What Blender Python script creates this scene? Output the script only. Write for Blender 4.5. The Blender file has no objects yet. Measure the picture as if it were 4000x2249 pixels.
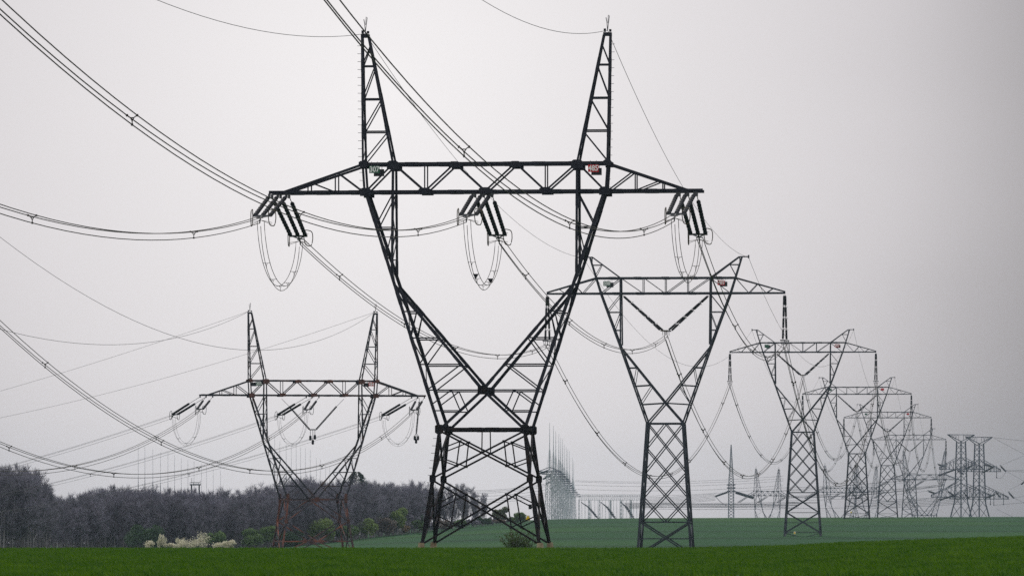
import bpy, math, random
from mathutils import Vector, Matrix

# ---------------------------------------------------------------- camera, sky, sun, exposure
S = bpy.context.scene
COL = S.collection
random.seed(7)
F, CX, YH, EYE = 22222.2, 2000.0, 2019.4, 1.7       # focal length, image centre and horizon in photo pixels

cam_d = bpy.data.cameras.new("camera")
cam = bpy.data.objects.new("camera", cam_d); COL.objects.link(cam)
cam.location = (0, 0, EYE); cam.rotation_euler = (math.radians(90), 0, 0)
cam_d.sensor_width = 36; cam_d.lens = 200; cam_d.shift_y = 0.2237
cam_d.clip_start = 1; cam_d.clip_end = 30000
cam_d.dof.use_dof = True; cam_d.dof.focus_distance = 380; cam_d.dof.aperture_fstop = 5.6
S.camera = cam
S.view_settings.view_transform = 'Standard'; S.view_settings.look = 'None'
S.view_settings.exposure = 0; S.view_settings.gamma = 1
S.cycles.volume_bounces = 1; S.cycles.max_bounces = 6; S.cycles.transparent_max_bounces = 16
S.cycles.use_denoising = False

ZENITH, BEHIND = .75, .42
SUN_EL, SUN_AZ = math.radians(42), math.radians(-22)   # azimuth from +Y towards +X: hazy sun ahead, left
wd = bpy.data.worlds.new("World"); S.world = wd; wd.use_nodes = True
nt = wd.node_tree; N = nt.nodes; L = nt.links; N.clear()
def wn(t, **k):
    n = N.new(t)
    for a, b in k.items(): setattr(n, a, b)
    return n
sky = wn('ShaderNodeTexSky', sky_type='NISHITA', sun_disc=False, sun_elevation=SUN_EL, sun_rotation=SUN_AZ)
hsv = wn('ShaderNodeHueSaturation'); hsv.inputs['Saturation'].default_value = .12
L.new(sky.outputs[0], hsv.inputs['Color'])
bg1 = wn('ShaderNodeBackground'); bg1.inputs[1].default_value = .05
L.new(hsv.outputs[0], bg1.inputs[0])
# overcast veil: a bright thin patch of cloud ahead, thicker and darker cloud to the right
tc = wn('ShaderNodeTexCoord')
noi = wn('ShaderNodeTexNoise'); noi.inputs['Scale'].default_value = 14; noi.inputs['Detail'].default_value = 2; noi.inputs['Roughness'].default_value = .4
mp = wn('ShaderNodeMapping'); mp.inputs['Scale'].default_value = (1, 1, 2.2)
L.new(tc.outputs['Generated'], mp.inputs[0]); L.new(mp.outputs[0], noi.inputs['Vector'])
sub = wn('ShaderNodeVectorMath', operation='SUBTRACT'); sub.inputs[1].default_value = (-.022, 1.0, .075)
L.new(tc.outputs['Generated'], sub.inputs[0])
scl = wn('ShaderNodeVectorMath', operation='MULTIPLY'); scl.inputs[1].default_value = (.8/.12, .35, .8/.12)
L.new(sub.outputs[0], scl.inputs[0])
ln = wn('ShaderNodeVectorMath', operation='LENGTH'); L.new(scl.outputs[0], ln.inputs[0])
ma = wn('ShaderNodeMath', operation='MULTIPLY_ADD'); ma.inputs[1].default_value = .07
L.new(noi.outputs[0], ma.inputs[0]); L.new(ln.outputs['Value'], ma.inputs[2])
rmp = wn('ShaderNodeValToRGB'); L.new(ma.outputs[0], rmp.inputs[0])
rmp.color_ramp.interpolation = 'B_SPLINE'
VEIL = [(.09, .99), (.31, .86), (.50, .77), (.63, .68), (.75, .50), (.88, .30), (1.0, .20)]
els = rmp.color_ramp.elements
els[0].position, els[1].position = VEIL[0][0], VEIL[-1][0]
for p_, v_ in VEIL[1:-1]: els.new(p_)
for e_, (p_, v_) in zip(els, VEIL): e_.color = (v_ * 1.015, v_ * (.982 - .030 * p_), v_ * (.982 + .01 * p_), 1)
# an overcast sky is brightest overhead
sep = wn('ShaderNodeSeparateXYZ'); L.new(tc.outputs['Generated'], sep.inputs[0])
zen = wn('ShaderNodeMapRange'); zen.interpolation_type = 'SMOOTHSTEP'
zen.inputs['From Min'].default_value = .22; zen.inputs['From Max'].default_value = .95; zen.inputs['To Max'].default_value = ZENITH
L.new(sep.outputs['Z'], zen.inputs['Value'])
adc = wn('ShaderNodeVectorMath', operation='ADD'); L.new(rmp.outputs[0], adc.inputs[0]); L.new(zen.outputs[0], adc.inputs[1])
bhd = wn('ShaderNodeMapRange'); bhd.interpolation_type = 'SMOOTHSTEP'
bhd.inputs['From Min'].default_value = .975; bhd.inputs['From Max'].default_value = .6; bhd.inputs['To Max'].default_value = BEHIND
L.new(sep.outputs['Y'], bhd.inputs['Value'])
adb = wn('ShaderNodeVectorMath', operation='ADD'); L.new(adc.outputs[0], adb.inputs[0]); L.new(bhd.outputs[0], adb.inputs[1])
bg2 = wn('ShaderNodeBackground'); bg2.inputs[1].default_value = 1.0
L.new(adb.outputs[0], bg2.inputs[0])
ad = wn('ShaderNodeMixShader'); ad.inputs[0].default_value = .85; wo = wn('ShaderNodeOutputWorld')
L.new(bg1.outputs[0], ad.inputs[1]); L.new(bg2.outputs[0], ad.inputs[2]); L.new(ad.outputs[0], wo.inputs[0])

sun_d = bpy.data.lights.new("sun", 'SUN'); sun_d.energy = 1.2; sun_d.angle = math.radians(14); sun_d.color = (1, .95, .88)
sun = bpy.data.objects.new("sun", sun_d); COL.objects.link(sun)
sdir = Vector((math.sin(SUN_AZ) * math.cos(SUN_EL), math.cos(SUN_AZ) * math.cos(SUN_EL), math.sin(SUN_EL)))
sun.rotation_euler = sdir.to_track_quat('Z', 'Y').to_euler(); sun.location = (0, 200, 200)

HAZE = 5e-5

# ---------------------------------------------------------------- helpers
def at(px, py, Y):                                    # photo pixel + distance -> world point
    return Vector(((px - CX) / F * Y, Y, EYE + (YH - py) / F * Y))
def ov(px, py, Y): return at(px / .64375, py / .64375, Y)

class Trio:                                            # left arm, middle, right arm
    def __init__(s, xm): s.m = [MB(), MB(), MB()]; s.xm = xm
    def beam(s, a, b, *r):
        x = (a[0] + b[0]) / 2; s.m[0 if x < -s.xm else 2 if x > s.xm else 1].beam(Vector(a), Vector(b), *r)
    def build(s, name, mat, parent):
        for m in s.m: m.build(name, mat, parent)
class MB:
    def __init__(s): s.v = []; s.f = []
    def frame(s, a, b, ref=None):
        d = (b - a).normalized()
        r = Vector(ref) if ref is not None else Vector((0, 1, 0))
        if abs(d.dot(r)) > .9: r = Vector((0, 0, 1)) if ref is None else Vector((1, 0, 0))
        u = d.cross(r).normalized(); w = u.cross(d).normalized()
        return d, u, w
    def ext(s, prof, a, b, ref=None, prof2=None):
        a = Vector(a); b = Vector(b); d, u, w = s.frame(a, b, ref); n = len(prof); o = len(s.v)
        for q, pr in ((a, prof), (b, prof2 or prof)):
            for i, j in pr: s.v.append(q + u * i + w * j)
        for i in range(n):
            k = (i + 1) % n; s.f.append((o + i, o + n + i, o + n + k, o + k))
        s.f.append(tuple(o + i for i in range(n))); s.f.append(tuple(o + n + i for i in reversed(range(n))))
    def beam(s, a, b, w, d=None, ref=None):
        d = d or w; p, q = w / 2, d / 2
        s.ext([(-p, -q), (p, -q), (p, q), (-p, q)], a, b, ref)
    def angle(s, a, b, w, ref=None, m=1, k=1):
        t = w * .13; h = w / 2
        pr = [(-h, -h), (h, -h), (h, -h + t), (-h + t, -h + t), (-h + t, h), (-h, h)]
        pr = [(i * m, j * k) for i, j in pr]
        if m * k < 0: pr.reverse()
        s.ext(pr, a, b, ref)
    def tube(s, pts, r, n=6):
        pts = [Vector(p) for p in pts]; o = len(s.v); m = len(pts)
        rr = r if isinstance(r, (list, tuple)) else [r] * m
        for i, p in enumerate(pts):
            a = pts[max(i - 1, 0)]; b = pts[min(i + 1, m - 1)]
            d, u, w = s.frame(a, b, (0, 0, 1))
            for k in range(n):
                g = 2 * math.pi * k / n; s.v.append(p + u * (math.cos(g) * rr[i]) + w * (math.sin(g) * rr[i]))
        for i in range(m - 1):
            for k in range(n):
                l = (k + 1) % n; s.f.append((o + i*n + k, o + (i+1)*n + k, o + (i+1)*n + l, o + i*n + l))
        s.f.append(tuple(o + k for k in range(n))); s.f.append(tuple(o + (m-1)*n + k for k in reversed(range(n))))
    def lathe(s, prof, a, d, n=8):                    # prof = (distance along d, radius)
        a = Vector(a); d = Vector(d).normalized(); s.tube([a + d * t for t, r in prof], [r for t, r in prof], n)
    def plate(s, poly, o, u, w, th):                  # 2-D outline in the plane (u, w) with thickness
        o = Vector(o); u = Vector(u); w = Vector(w); nn = u.cross(w).normalized() * th / 2; k = len(s.v); n = len(poly)
        for sg in (-1, 1):
            for i, j in poly: s.v.append(o + u * i + w * j + nn * sg)
        for i in range(n):
            j = (i + 1) % n; s.f.append((k + i, k + j, k + n + j, k + n + i))
        s.f.append(tuple(k + i for i in reversed(range(n)))); s.f.append(tuple(k + n + i for i in range(n)))
    def box(s, c, sx, sy, sz):
        c = Vector(c); s.beam(c - Vector((0, 0, sz / 2)), c + Vector((0, 0, sz / 2)), sx, sy)
    def mesh(s, name, mat, smooth=False):
        me = bpy.data.meshes.new(name); me.from_pydata([tuple(p) for p in s.v], [], s.f)
        me.materials.append(mat)
        if smooth: me.polygons.foreach_set('use_smooth', [True] * len(me.polygons))
        me.update(); return me
    def build(s, name, mat, parent=None, smooth=False):
        return link(name, s.mesh(name, mat, smooth), parent)
def link(name, me, parent=None, loc=None):
    o = bpy.data.objects.new(name, me); COL.objects.link(o)
    if parent: o.parent = parent
    if loc is not None: o.location = loc
    return o
def tag(o, label=None, cat=None, group=None, kind=None):
    if label: o['label'] = label
    if cat: o['category'] = cat
    if group: o['group'] = group
    if kind: o['kind'] = kind
    return o
def thing(name, loc, label, cat, group=None, rz=0):
    o = bpy.data.objects.new(name, None); COL.objects.link(o)
    o.location = loc; o.rotation_euler = (0, 0, rz); o.empty_display_size = .5
    return tag(o, label, cat, group)
def kids(o): return [c for c in COL.objects if c.parent == o]
def dup(root, loc, label, rz=None, group=None, cat=None):
    r = root.copy(); COL.objects.link(r); r.location = loc
    if rz is not None: r.rotation_euler = (0, 0, rz)
    tag(r, label, cat, group)
    for ch in kids(root):
        c = ch.copy(); COL.objects.link(c); c.parent = r
        for g in kids(ch):
            q = g.copy(); COL.objects.link(q); q.parent = c
    return r
def lerp(a, b, t): return a + (b - a) * t
def interp(tab, x):
    if x <= tab[0][0]: return tab[0][1]
    for (a, p), (b, q) in zip(tab, tab[1:]):
        if x <= b: return p + (q - p) * (x - a) / (b - a)
    return tab[-1][1]
def sstep(a, b, x):
    t = min(1, max(0, (x - a) / (b - a))); return t * t * (3 - 2 * t)

# ---------------------------------------------------------------- materials
def mat(name, base, rough=.7, var=None, scale=3.0, spec=.3, metal=0, detail=4, lo=.35, hi=.65, trans=0, coord='Object', stretch=None):
    m = bpy.data.materials.new(name); m.use_nodes = True
    t = m.node_tree; p = t.nodes['Principled BSDF']
    p.inputs['Base Color'].default_value = (*base, 1); p.inputs['Roughness'].default_value = rough
    p.inputs['Specular IOR Level'].default_value = spec; p.inputs['Metallic'].default_value = metal
    csock = None
    if var:
        c = t.nodes.new('ShaderNodeTexCoord'); n = t.nodes.new('ShaderNodeTexNoise'); r = t.nodes.new('ShaderNodeValToRGB')
        n.inputs['Scale'].default_value = scale; n.inputs['Detail'].default_value = detail
        src = c.outputs[coord]
        if stretch:
            q = t.nodes.new('ShaderNodeMapping'); q.inputs['Scale'].default_value = stretch
            t.links.new(src, q.inputs[0]); src = q.outputs[0]
        t.links.new(src, n.inputs['Vector']); t.links.new(n.outputs[0], r.inputs[0])
        r.color_ramp.elements[0].position = lo; r.color_ramp.elements[0].color = (*base, 1)
        r.color_ramp.elements[1].position = hi; r.color_ramp.elements[1].color = (*var, 1)
        t.links.new(r.outputs[0], p.inputs['Base Color']); csock = r.outputs[0]
    if trans:
        tr = t.nodes.new('ShaderNodeBsdfTranslucent'); mx = t.nodes.new('ShaderNodeMixShader')
        tr.inputs[0].default_value = (*base, 1)
        if csock: t.links.new(csock, tr.inputs[0])
        mx.inputs[0].default_value = trans
        t.links.new(p.outputs[0], mx.inputs[1]); t.links.new(tr.outputs[0], mx.inputs[2])
        t.links.new(mx.outputs[0], t.nodes['Material Output'].inputs[0])
    return m
M = {}
M['steel'] = mat('weathered_dark_steel', (.012, .014, .024), .6, (.022, .022, .031), 1.2, spec=.15)
M['steel_low'] = mat('browned_steel', (.009, .0085, .012), .75, (.030, .019, .015), 2.2, spec=.12, lo=.45, hi=.75)
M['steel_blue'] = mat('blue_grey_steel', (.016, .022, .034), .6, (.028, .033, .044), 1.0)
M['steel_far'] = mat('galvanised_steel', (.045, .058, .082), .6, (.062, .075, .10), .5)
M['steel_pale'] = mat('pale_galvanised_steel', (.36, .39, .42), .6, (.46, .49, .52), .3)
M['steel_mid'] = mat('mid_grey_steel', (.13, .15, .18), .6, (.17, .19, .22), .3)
M['rust'] = mat('rusting_dark_steel', (.030, .028, .036), .75, (.24, .078, .045), .55, detail=6, lo=.42, hi=.68)
M['rust_hi'] = mat('dark_steel_with_rust_specks', (.020, .022, .032), .7, (.075, .034, .026), .7, detail=6, lo=.52, hi=.72)
M['rust_plate'] = mat('rusty_plate', (.05, .026, .024), .8, (.13, .05, .034), 1.6, detail=5)
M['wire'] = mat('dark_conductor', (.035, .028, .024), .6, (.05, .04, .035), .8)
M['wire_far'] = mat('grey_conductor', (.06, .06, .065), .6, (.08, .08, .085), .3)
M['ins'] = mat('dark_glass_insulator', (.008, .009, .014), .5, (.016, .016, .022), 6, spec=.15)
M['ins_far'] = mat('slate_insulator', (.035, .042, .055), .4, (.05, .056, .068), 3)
M['horn'] = mat('bronze_arcing_ring', (.055, .042, .028), .5, (.085, .065, .04), 3)
M['fit'] = mat('grey_fitting', (.07, .075, .085), .5, (.10, .10, .11), 5, metal=.3)
M['green'] = mat('green_enamel', (.02, .10, .06), .5, (.03, .12, .07), 4)
M['red'] = mat('red_enamel', (.58, .010, .022), .5, (.50, .010, .02), 4)
M['white'] = mat('white_enamel', (.86, .86, .86), .5, (.82, .82, .82), 6)
M['back'] = mat('dark_plate_back', (.018, .02, .026), .6, (.028, .028, .032), 4)
M['yellow'] = mat('yellow_enamel', (.78, .55, .01), .5, (.70, .48, .01), 6)
M['foot'] = mat('stained_concrete', (.36, .31, .21), .9, (.20, .145, .09), 3, detail=6)
M['foot_grey'] = mat('reddish_concrete', (.24, .17, .14), .9, (.17, .11, .09), 2)
M['bark'] = mat('grey_bark', (.12, .115, .125), .9, (.26, .245, .25), 1.5)
M['twig'] = mat('bare_twigs', (.17, .166, .215), .9, (.20, .188, .225), .35)  # blue-lilac tint in the twig colour stands in for extra distance haze
M['twig_br'] = mat('brown_bare_twigs', (.16, .14, .13), .9, (.16, .12, .09), .5)
M['twig_green'] = mat('budding_twigs', (.085, .10, .045), .9, (.12, .125, .06), .5)
M['needle'] = mat('dark_conifer', (.022, .04, .032), .8, (.035, .055, .04), 1.2)
M['leaf'] = mat('spring_leaves', (.13, .20, .05), .7, (.20, .27, .08), .8, trans=.3)
M['leaf_mid'] = mat('mid_green_leaves', (.08, .145, .045), .7, (.12, .19, .06), .8, trans=.3)
M['leaf_dark'] = mat('dark_green_leaves', (.03, .07, .03), .7, (.05, .095, .04), .8, trans=.2)
M['bush'] = mat('near_bush_leaves', (.035, .075, .012), .6, (.085, .13, .02), 3, trans=.35)
M['bloom'] = mat('cream_blossom', (.74, .70, .56), .8, (.50, .50, .36), .9, trans=.3)
M['straw'] = mat('dry_grass', (.26, .19, .11), .9, (.18, .13, .08), 1)
M['grass'] = mat('young_wheat', (.030, .098, .001), .55, (.090, .185, .003), .45, detail=8, trans=.35, lo=.38, hi=.66, spec=.2)

def per_tree(m, lo, hi):
    t = m.node_tree; p = t.nodes['Principled BSDF']; src = p.inputs['Base Color'].links[0].from_socket
    oi = t.nodes.new('ShaderNodeObjectInfo'); mr = t.nodes.new('ShaderNodeMapRange'); mr.inputs['To Min'].default_value = lo; mr.inputs['To Max'].default_value = hi
    vm = t.nodes.new('ShaderNodeVectorMath'); vm.operation = 'SCALE'
    t.links.new(oi.outputs['Random'], mr.inputs['Value']); t.links.new(src, vm.inputs[0]); t.links.new(mr.outputs[0], vm.inputs['Scale']); t.links.new(vm.outputs[0], p.inputs['Base Color'])
per_tree(M['twig'], .72, 1.2); per_tree(M['bark'], .6, 1.4)
def ground_material():
    m = bpy.data.materials.new('field_soil_and_crop'); m.use_nodes = True
    t = m.node_tree; n = t.nodes; l = t.links; p = n['Principled BSDF']
    p.inputs['Roughness'].default_value = .9; p.inputs['Specular IOR Level'].default_value = .1
    c = n.new('ShaderNodeTexCoord')
    def noise(sc, st, de=4):
        mp = n.new('ShaderNodeMapping'); mp.inputs['Scale'].default_value = st
        z = n.new('ShaderNodeTexNoise'); z.inputs['Scale'].default_value = sc; z.inputs['Detail'].default_value = de
        l.new(c.outputs['Object'], mp.inputs[0]); l.new(mp.outputs[0], z.inputs['Vector']); return z
    def ramp(s, stops):
        r = n.new('ShaderNodeValToRGB'); l.new(s, r.inputs[0])
        r.color_ramp.elements[0].position = stops[0][0]; r.color_ramp.elements[0].color = (*stops[0][1], 1)
        r.color_ramp.elements[1].position = stops[-1][0]; r.color_ramp.elements[1].color = (*stops[-1][1], 1)
        for q, k in stops[1:-1]:
            e = r.color_ramp.elements.new(q); e.color = (*k, 1)
        return r
    big = ramp(noise(.012, (1, .35, 1), 5).outputs[0], [(.3, (.006, .044, .014)), (.5, (.009, .054, .013)), (.7, (.020, .070, .009))])
    # faint sowing bands and wheel tracks running across the slope
    w = n.new('ShaderNodeTexWave'); w.wave_type = 'BANDS'; w.bands_direction = 'Y'
    w.inputs['Scale'].default_value = .0032; w.inputs['Distortion'].default_value = 1.5; w.inputs['Detail'].default_value = 2; w.inputs['Detail Scale'].default_value = .3
    mw = n.new('ShaderNodeMapping'); mw.inputs['Rotation'].default_value = (0, 0, .12)
    l.new(c.outputs['Object'], mw.inputs[0]); l.new(mw.outputs[0], w.inputs['Vector'])
    wr = ramp(w.outputs[0], [(0, (.55, .58, .6)), (.14, (1, 1, 1)), (1, (1.15, 1.1, 1))])
    mul = n.new('ShaderNodeMix'); mul.data_type = 'RGBA'; mul.blend_type = 'MULTIPLY'; mul.inputs[0].default_value = .8
    l.new(big.outputs[0], mul.inputs[6]); l.new(wr.outputs[0], mul.inputs[7])
    fine = ramp(noise(.5, (1, .25, 1), 3).outputs[0], [(.3, (.8, .82, .8)), (.7, (1.12, 1.1, 1.05))])
    mu2 = n.new('ShaderNodeMix'); mu2.data_type = 'RGBA'; mu2.blend_type = 'MULTIPLY'; mu2.inputs[0].default_value = .7
    l.new(mul.outputs[2], mu2.inputs[6]); l.new(fine.outputs[0], mu2.inputs[7])
    l.new(mu2.outputs[2], p.inputs['Base Color'])
    return m
M['ground'] = ground_material()

# ---------------------------------------------------------------- terrain
RIDGE = [(-95, -5.2), (-60, -5.0), (-45, -3.7), (-31, -1.75), (-20, -.6), (-3, .75), (12, 1.25), (32, 1.5), (100, 1.75), (200, 2.1), (300, 2.1)]
CREST = [(7, -.13), (8.5, -.12), (14.7, .03), (17.6, .20), (20.6, .31), (23.5, .41), (27, .53), (40, .8), (60, .8)]
FARP = [(1450, 0.0), (1700, -.9), (2000, -6.6), (2150, -10), (2300, -13), (3000, -22), (5200, -26)]
def tz(X, Y):
    c = interp(CREST, X * 300 / max(Y, 200))
    if Y < 300: z = c * sstep(120, 300, Y)
    elif Y < 560: z = c + (-4.4 - c) * (1 - math.cos(math.pi * min(1, (Y - 300) / 300))) / 2
    else: z = -4.4
    if Y >= 560:
        a = c + (-4.4 - c) * (1 - math.cos(math.pi * min(1, (Y - 300) / 300))) / 2
        r = interp(RIDGE, X)
        t = min(1, max(0, (Y - 640) / (1430 - 640)))
        t = t * t * (3 - 2 * t) * .45 + t * .55
        z = a + (r - a) * t
        if Y > 1450: z += interp(FARP, Y)
    return z
def terrain():
    xs = [-2600, -1800, -1200, -800, -500, -350, -260] + [i * 4.0 for i in range(-52, 66)] + [300, 400, 550, 800, 1200, 1800, 2600]
    ys = [-140, -60, 0, 60, 110] + [150 + 5 * i for i in range(26)] + [280 + 4 * i for i in range(75)] + [580 + 20 * i for i in range(42)] + [1410 + 10 * i for i in range(12)] + [1540, 1600, 1700, 1800, 1900, 2000, 2100, 2200, 2400, 2700, 3000, 3500, 4200, 5200]
    m = MB()
    for y in ys:
        for x in xs: m.v.append(Vector((x, y, tz(x, y))))
    w = len(xs)
    for j in range(len(ys) - 1):
        for i in range(w - 1): m.f.append((j*w + i, j*w + i + 1, (j+1)*w + i + 1, (j+1)*w + i))
    tag(m.build('field', M['ground'], smooth=True), 'gently rolling field of young green crop', 'field', kind='structure')
terrain()

def wheat():
    m = MB(); R = random.Random(3)
    n = 0
    while n < 74000:
        Y = 158 + 165 * R.random() ** .8
        if Y > 300 and R.random() < .2: Y = 300 + 55 * R.random()
        X = (R.random() * 2 - 1) * .108 * Y
        z = tz(X, Y); n += 1
        hs = .75 + .5 * R.random()
        for k in range(4):
            a = R.random() * 6.283; h = (.10 + .11 * R.random()) * hs; w = .012 + .012 * R.random()
            bx = X + R.uniform(-.12, .12); by = Y + R.uniform(-.12, .12)
            lx, ly = math.cos(a) * h * .55, math.sin(a) * h * .55
            o = len(m.v)
            m.v += [Vector((bx - w, by, z - .01)), Vector((bx + w, by, z - .01)), Vector((bx + lx * .5 + w * .6, by + ly * .5, z + h * .72)), Vector((bx + lx, by + ly, z + h))]
            m.f += [(o, o + 1, o + 2), (o, o + 2, o + 3)]
    tag(m.build('grass', M['grass']), 'dense young wheat blades covering the near rise', 'grass', kind='stuff')
wheat()

# ---------------------------------------------------------------- fork-headed angle pylon (the large front one and its like)
XO = lambda d: 7.53 + .3233 * d                        # half-width of the fork's outer leg at height d above the lower chord
HD_TALL = [(-22.5, 3.75), (-18.03, 3.2), (-14.94, 2.7), (-12.49, 2.4), (-7.56, 1.8), (-5.98, 1.5), (-2.24, 1.05), (0, .88), (1.75, .88), (9.96, .2)]
HD_LOW = [(-20, 3.9), (-15.1, 3.2), (-12.49, 2.9), (-7.56, 2.0), (-5.98, 1.65), (-2.24, 1.2), (0, .95), (1.75, .95), (9.96, .22)]

def fork_pylon(root, tall, ms, mlow, mplate, mfoot, detail=True):
    hdt = HD_TALL if tall else HD_LOW; base = -22.5 if tall else -20.0
    P = lambda x, d, s: Vector((x, s * interp(hdt, d), d - base))
    A = 'angle'
    def seg(m, p, q, w, sx=1, s=-1):
        if detail and w > .1: m.angle(p, q, w, m=sx, k=-s)
        else: m.beam(p, q, w, w * .7)
    def splice(m, p, q, w, ts):
        if not detail: return
        for t in ts:
            c = lerp(p, q, t); d = (q - p).normalized() * .42
            m.beam(c - d, c + d, w * 1.12, w * 1.04)
    if tall:
        node = (2.66, -14.94); knee = (3.04, -18.03); foot = (3.69, -22.3)
    else:
        node = (3.5, -12.49); knee = (3.78, -15.1); foot = (4.55, -19.85)
    # legs and feet
    for sx in (-1, 1):
        for s in (-1, 1):
            m = MB(); a, k, f = P(sx*node[0], node[1], s), P(sx*knee[0], knee[1], s), P(sx*foot[0], foot[1], s)
            seg(m, a, k, .21, sx, s); seg(m, k, f, .21, sx, s); splice(m, k, f, .21, (.05, .55))
            m.beam(lerp(k, f, .92), f, .26, .24)
            lg = m.build('leg', mlow, root)
            if mfoot:
                fm = MB(); c = P(sx*foot[0], foot[1], s); c.z = 0
                fm.ext([(-.27, -.27), (.27, -.27), (.27, .27), (-.27, .27)], c + Vector((sx*.06, 0, -.5)), c + Vector((sx*.02, 0, .48)), None, [(-.19, -.17), (.17, -.17), (.17, .17), (-.17, .17)])
                fm.build('concrete_foot', mfoot, lg)
    # body bracing on four faces
    def face_pts(kind, s):
        if kind == 'f': return lambda x, d: P(x, d, s)
        return lambda x, d: Vector((s * interp([(foot[1], foot[0]), (knee[1], knee[0]), (node[1], node[0])], d), x / interp([(foot[1], foot[0]), (knee[1], knee[0]), (node[1], node[0])], d) * interp(hdt, d), d - base))
    hw = lambda d: interp([(foot[1], foot[0]), (knee[1], knee[0]), (node[1], node[0])], d)
    for kind in ('f', 's'):
        for s in (-1, 1):
            m = MB(); Q = face_pts(kind, s)
            if tall:
                for (d0, d1) in ((node[1] - .1, knee[1] + .05), (knee[1] - .1, foot[1] + .2)):
                    w0, w1 = hw(d0), hw(d1); t = w0 / (w0 + w1); dc = d0 + (d1 - d0) * t
                    for sx in (-1, 1):
                        m.beam(Q(sx*w0, d0), Q(-sx*w1, d1), .115, .08)
                        # redundant members that split each side triangle
                        u0 = (sx * w0 * .52, d0 + (dc - d0) * .48); u1 = (sx * w1 * .52, d1 + (dc - d1) * .48)
                        dm = (d0 + d1) / 2
                        m.beam(Q(*u0), Q(sx*hw(dm + .25), dm + .25), .075, .06); m.beam(Q(*u1), Q(sx*hw(dm - .25), dm - .25), .075, .06)
                        m.beam(Q(*u0), Q(*u1), .08, .06)
                        for u in (u0, u1):
                            c = Q(*u); ax = (Q(1, u[1]) - Q(0, u[1])).normalized()
                            m.plate([(-.11, -.08), (.11, -.08), (.11, .08), (-.11, .08)], c, ax, (0, 0, 1), .03)
                    if kind == 'f' and d0 > knee[1]:
                        m.beam(Q(0, dc), Q(0, node[1]), .07, .06)
            else:
                d2 = -17.5
                for sx in (-1, 1):
                    m.beam(Q(0, node[1]), Q(sx*hw(knee[1]), knee[1]), .13, .09); m.beam(Q(sx*hw(knee[1]), knee[1]), Q(0, d2), .13, .09)
                    m.beam(Q(0, d2), Q(sx*hw(foot[1] + .3), foot[1] + .3), .12, .09)
                m.beam(Q(-hw(d2), d2), Q(hw(d2), d2), .13, .09)
                for sx in (-.5, .5): m.plate([(-.3, -.14), (.3, -.14), (.3, .14), (-.3, .14)], Q(sx, d2), (Q(1, d2) - Q(0, d2)).normalized(), (0, 0, 1), .04)
            m.build('leg_bracing', mlow, root)
    # waist beam
    m = MB(); d = node[1]
    for s in (-1, 1):
        seg(m, P(-node[0], d, s), P(node[0], d, s), .2, 1, s); splice(m, P(-node[0], d, s), P(node[0], d, s), .2, (.42, .62))
    for sx in (-1, 1): m.beam(P(sx*node[0], d, -1), P(sx*node[0], d, 1), .12)
    m.build('waist_beam', mlow, root)
    # fork
    for sx in (-1, 1):
        m = MB(); b = MB()
        for s in (-1, 1):
            lo, hi = P(sx*node[0], node[1], s), P(sx*7.53, 0, s)
            seg(m, lo, hi, .2, sx, s); splice(m, lo, hi, .2, (.18, .36, .55, .74, .9))
            seg(m, P(sx*5.8, 1.75, s), P(sx*5.8, -5.4, s), .155, sx, s); splice(m, P(sx*5.8, 1.75, s), P(sx*5.8, -5.4, s), .155, (.32, .62, .9))
            a, c = P(sx*5.62, -5.9, s), P(0, -12.49, s)
            seg(m, a, c, .18, sx, s); splice(m, a, c, .18, (.22, .45, .72, .93))
            if tall: seg(m, c, P(sx*2.6, -14.9, s), .17, sx, s)
            # bracing of the upper panel
            for dd, xx in ((-2.25, 5.8), (-4.2, 5.8)):
                b.beam(P(sx*xx, dd, s), P(sx*XO(dd), dd, s), .075, .06)
            b.beam(P(sx*5.8, -.1, s), P(sx*XO(-2.1), -2.1, s), .08, .06); b.beam(P(sx*5.8, -2.3, s), P(sx*XO(-4.1), -4.1, s), .07, .06)
            # bracing between outer leg and V
            xi = lambda dd: 5.62 * (dd + 12.49) / 6.59
            lv = [-7.56, -9.22, -10.88, -12.49]
            for dd in lv: b.beam(P(sx*xi(dd), dd, s), P(sx*XO(dd), dd, s), .085, .06)
            for d0, d1 in zip(lv, lv[1:]): b.beam(P(sx*xi(d0), d0, s), P(sx*XO(d1), d1, s), .08, .06)
            b.beam(P(sx*xi(-7.56)+0, -7.56, s), P(sx*xi(-9.22)*1.02, -9.22, s) if False else P(sx*XO(-9.1), -9.1, s), .07, .05)
            if tall:
                xm = XO(-12.49) * .56
                xl = lambda dd: 2.6 * (dd + 12.49) / (-14.9 + 12.49)
                b.beam(P(sx*xm, -12.49, s), P(sx*XO(-13.4), -13.4, s), .075, .06)
                b.beam(P(sx*xm, -12.49, s), P(sx*xl(-13.78), -13.78, s), .075, .06)
                b.beam(P(sx*xl(-13.78), -13.78, s), P(sx*XO(-13.78), -13.78, s), .075, .06)
        # lacing between front and back faces
        zz = [0, -1.5, -3, -4.5, -6, -7.5, -9.1, -10.8, -12.4]
        for i, (d0, d1) in enumerate(zip(zz, zz[1:])):
            s = 1 if i % 2 else -1
            b.beam(P(sx*XO(d0), d0, s), P(sx*XO(d1), d1, -s), .06, .05)
            if d1 > -5.5: b.beam(P(sx*5.8, d0, -s), P(sx*5.8, d1, s), .055, .05)
        fk = m.build('fork_arm', ms, root); b.build('fork_bracing', ms, fk)
    # crossarm
    m = MB(); b = Trio(7.8); TIP = 13.68; ARM = 12.71
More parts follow.
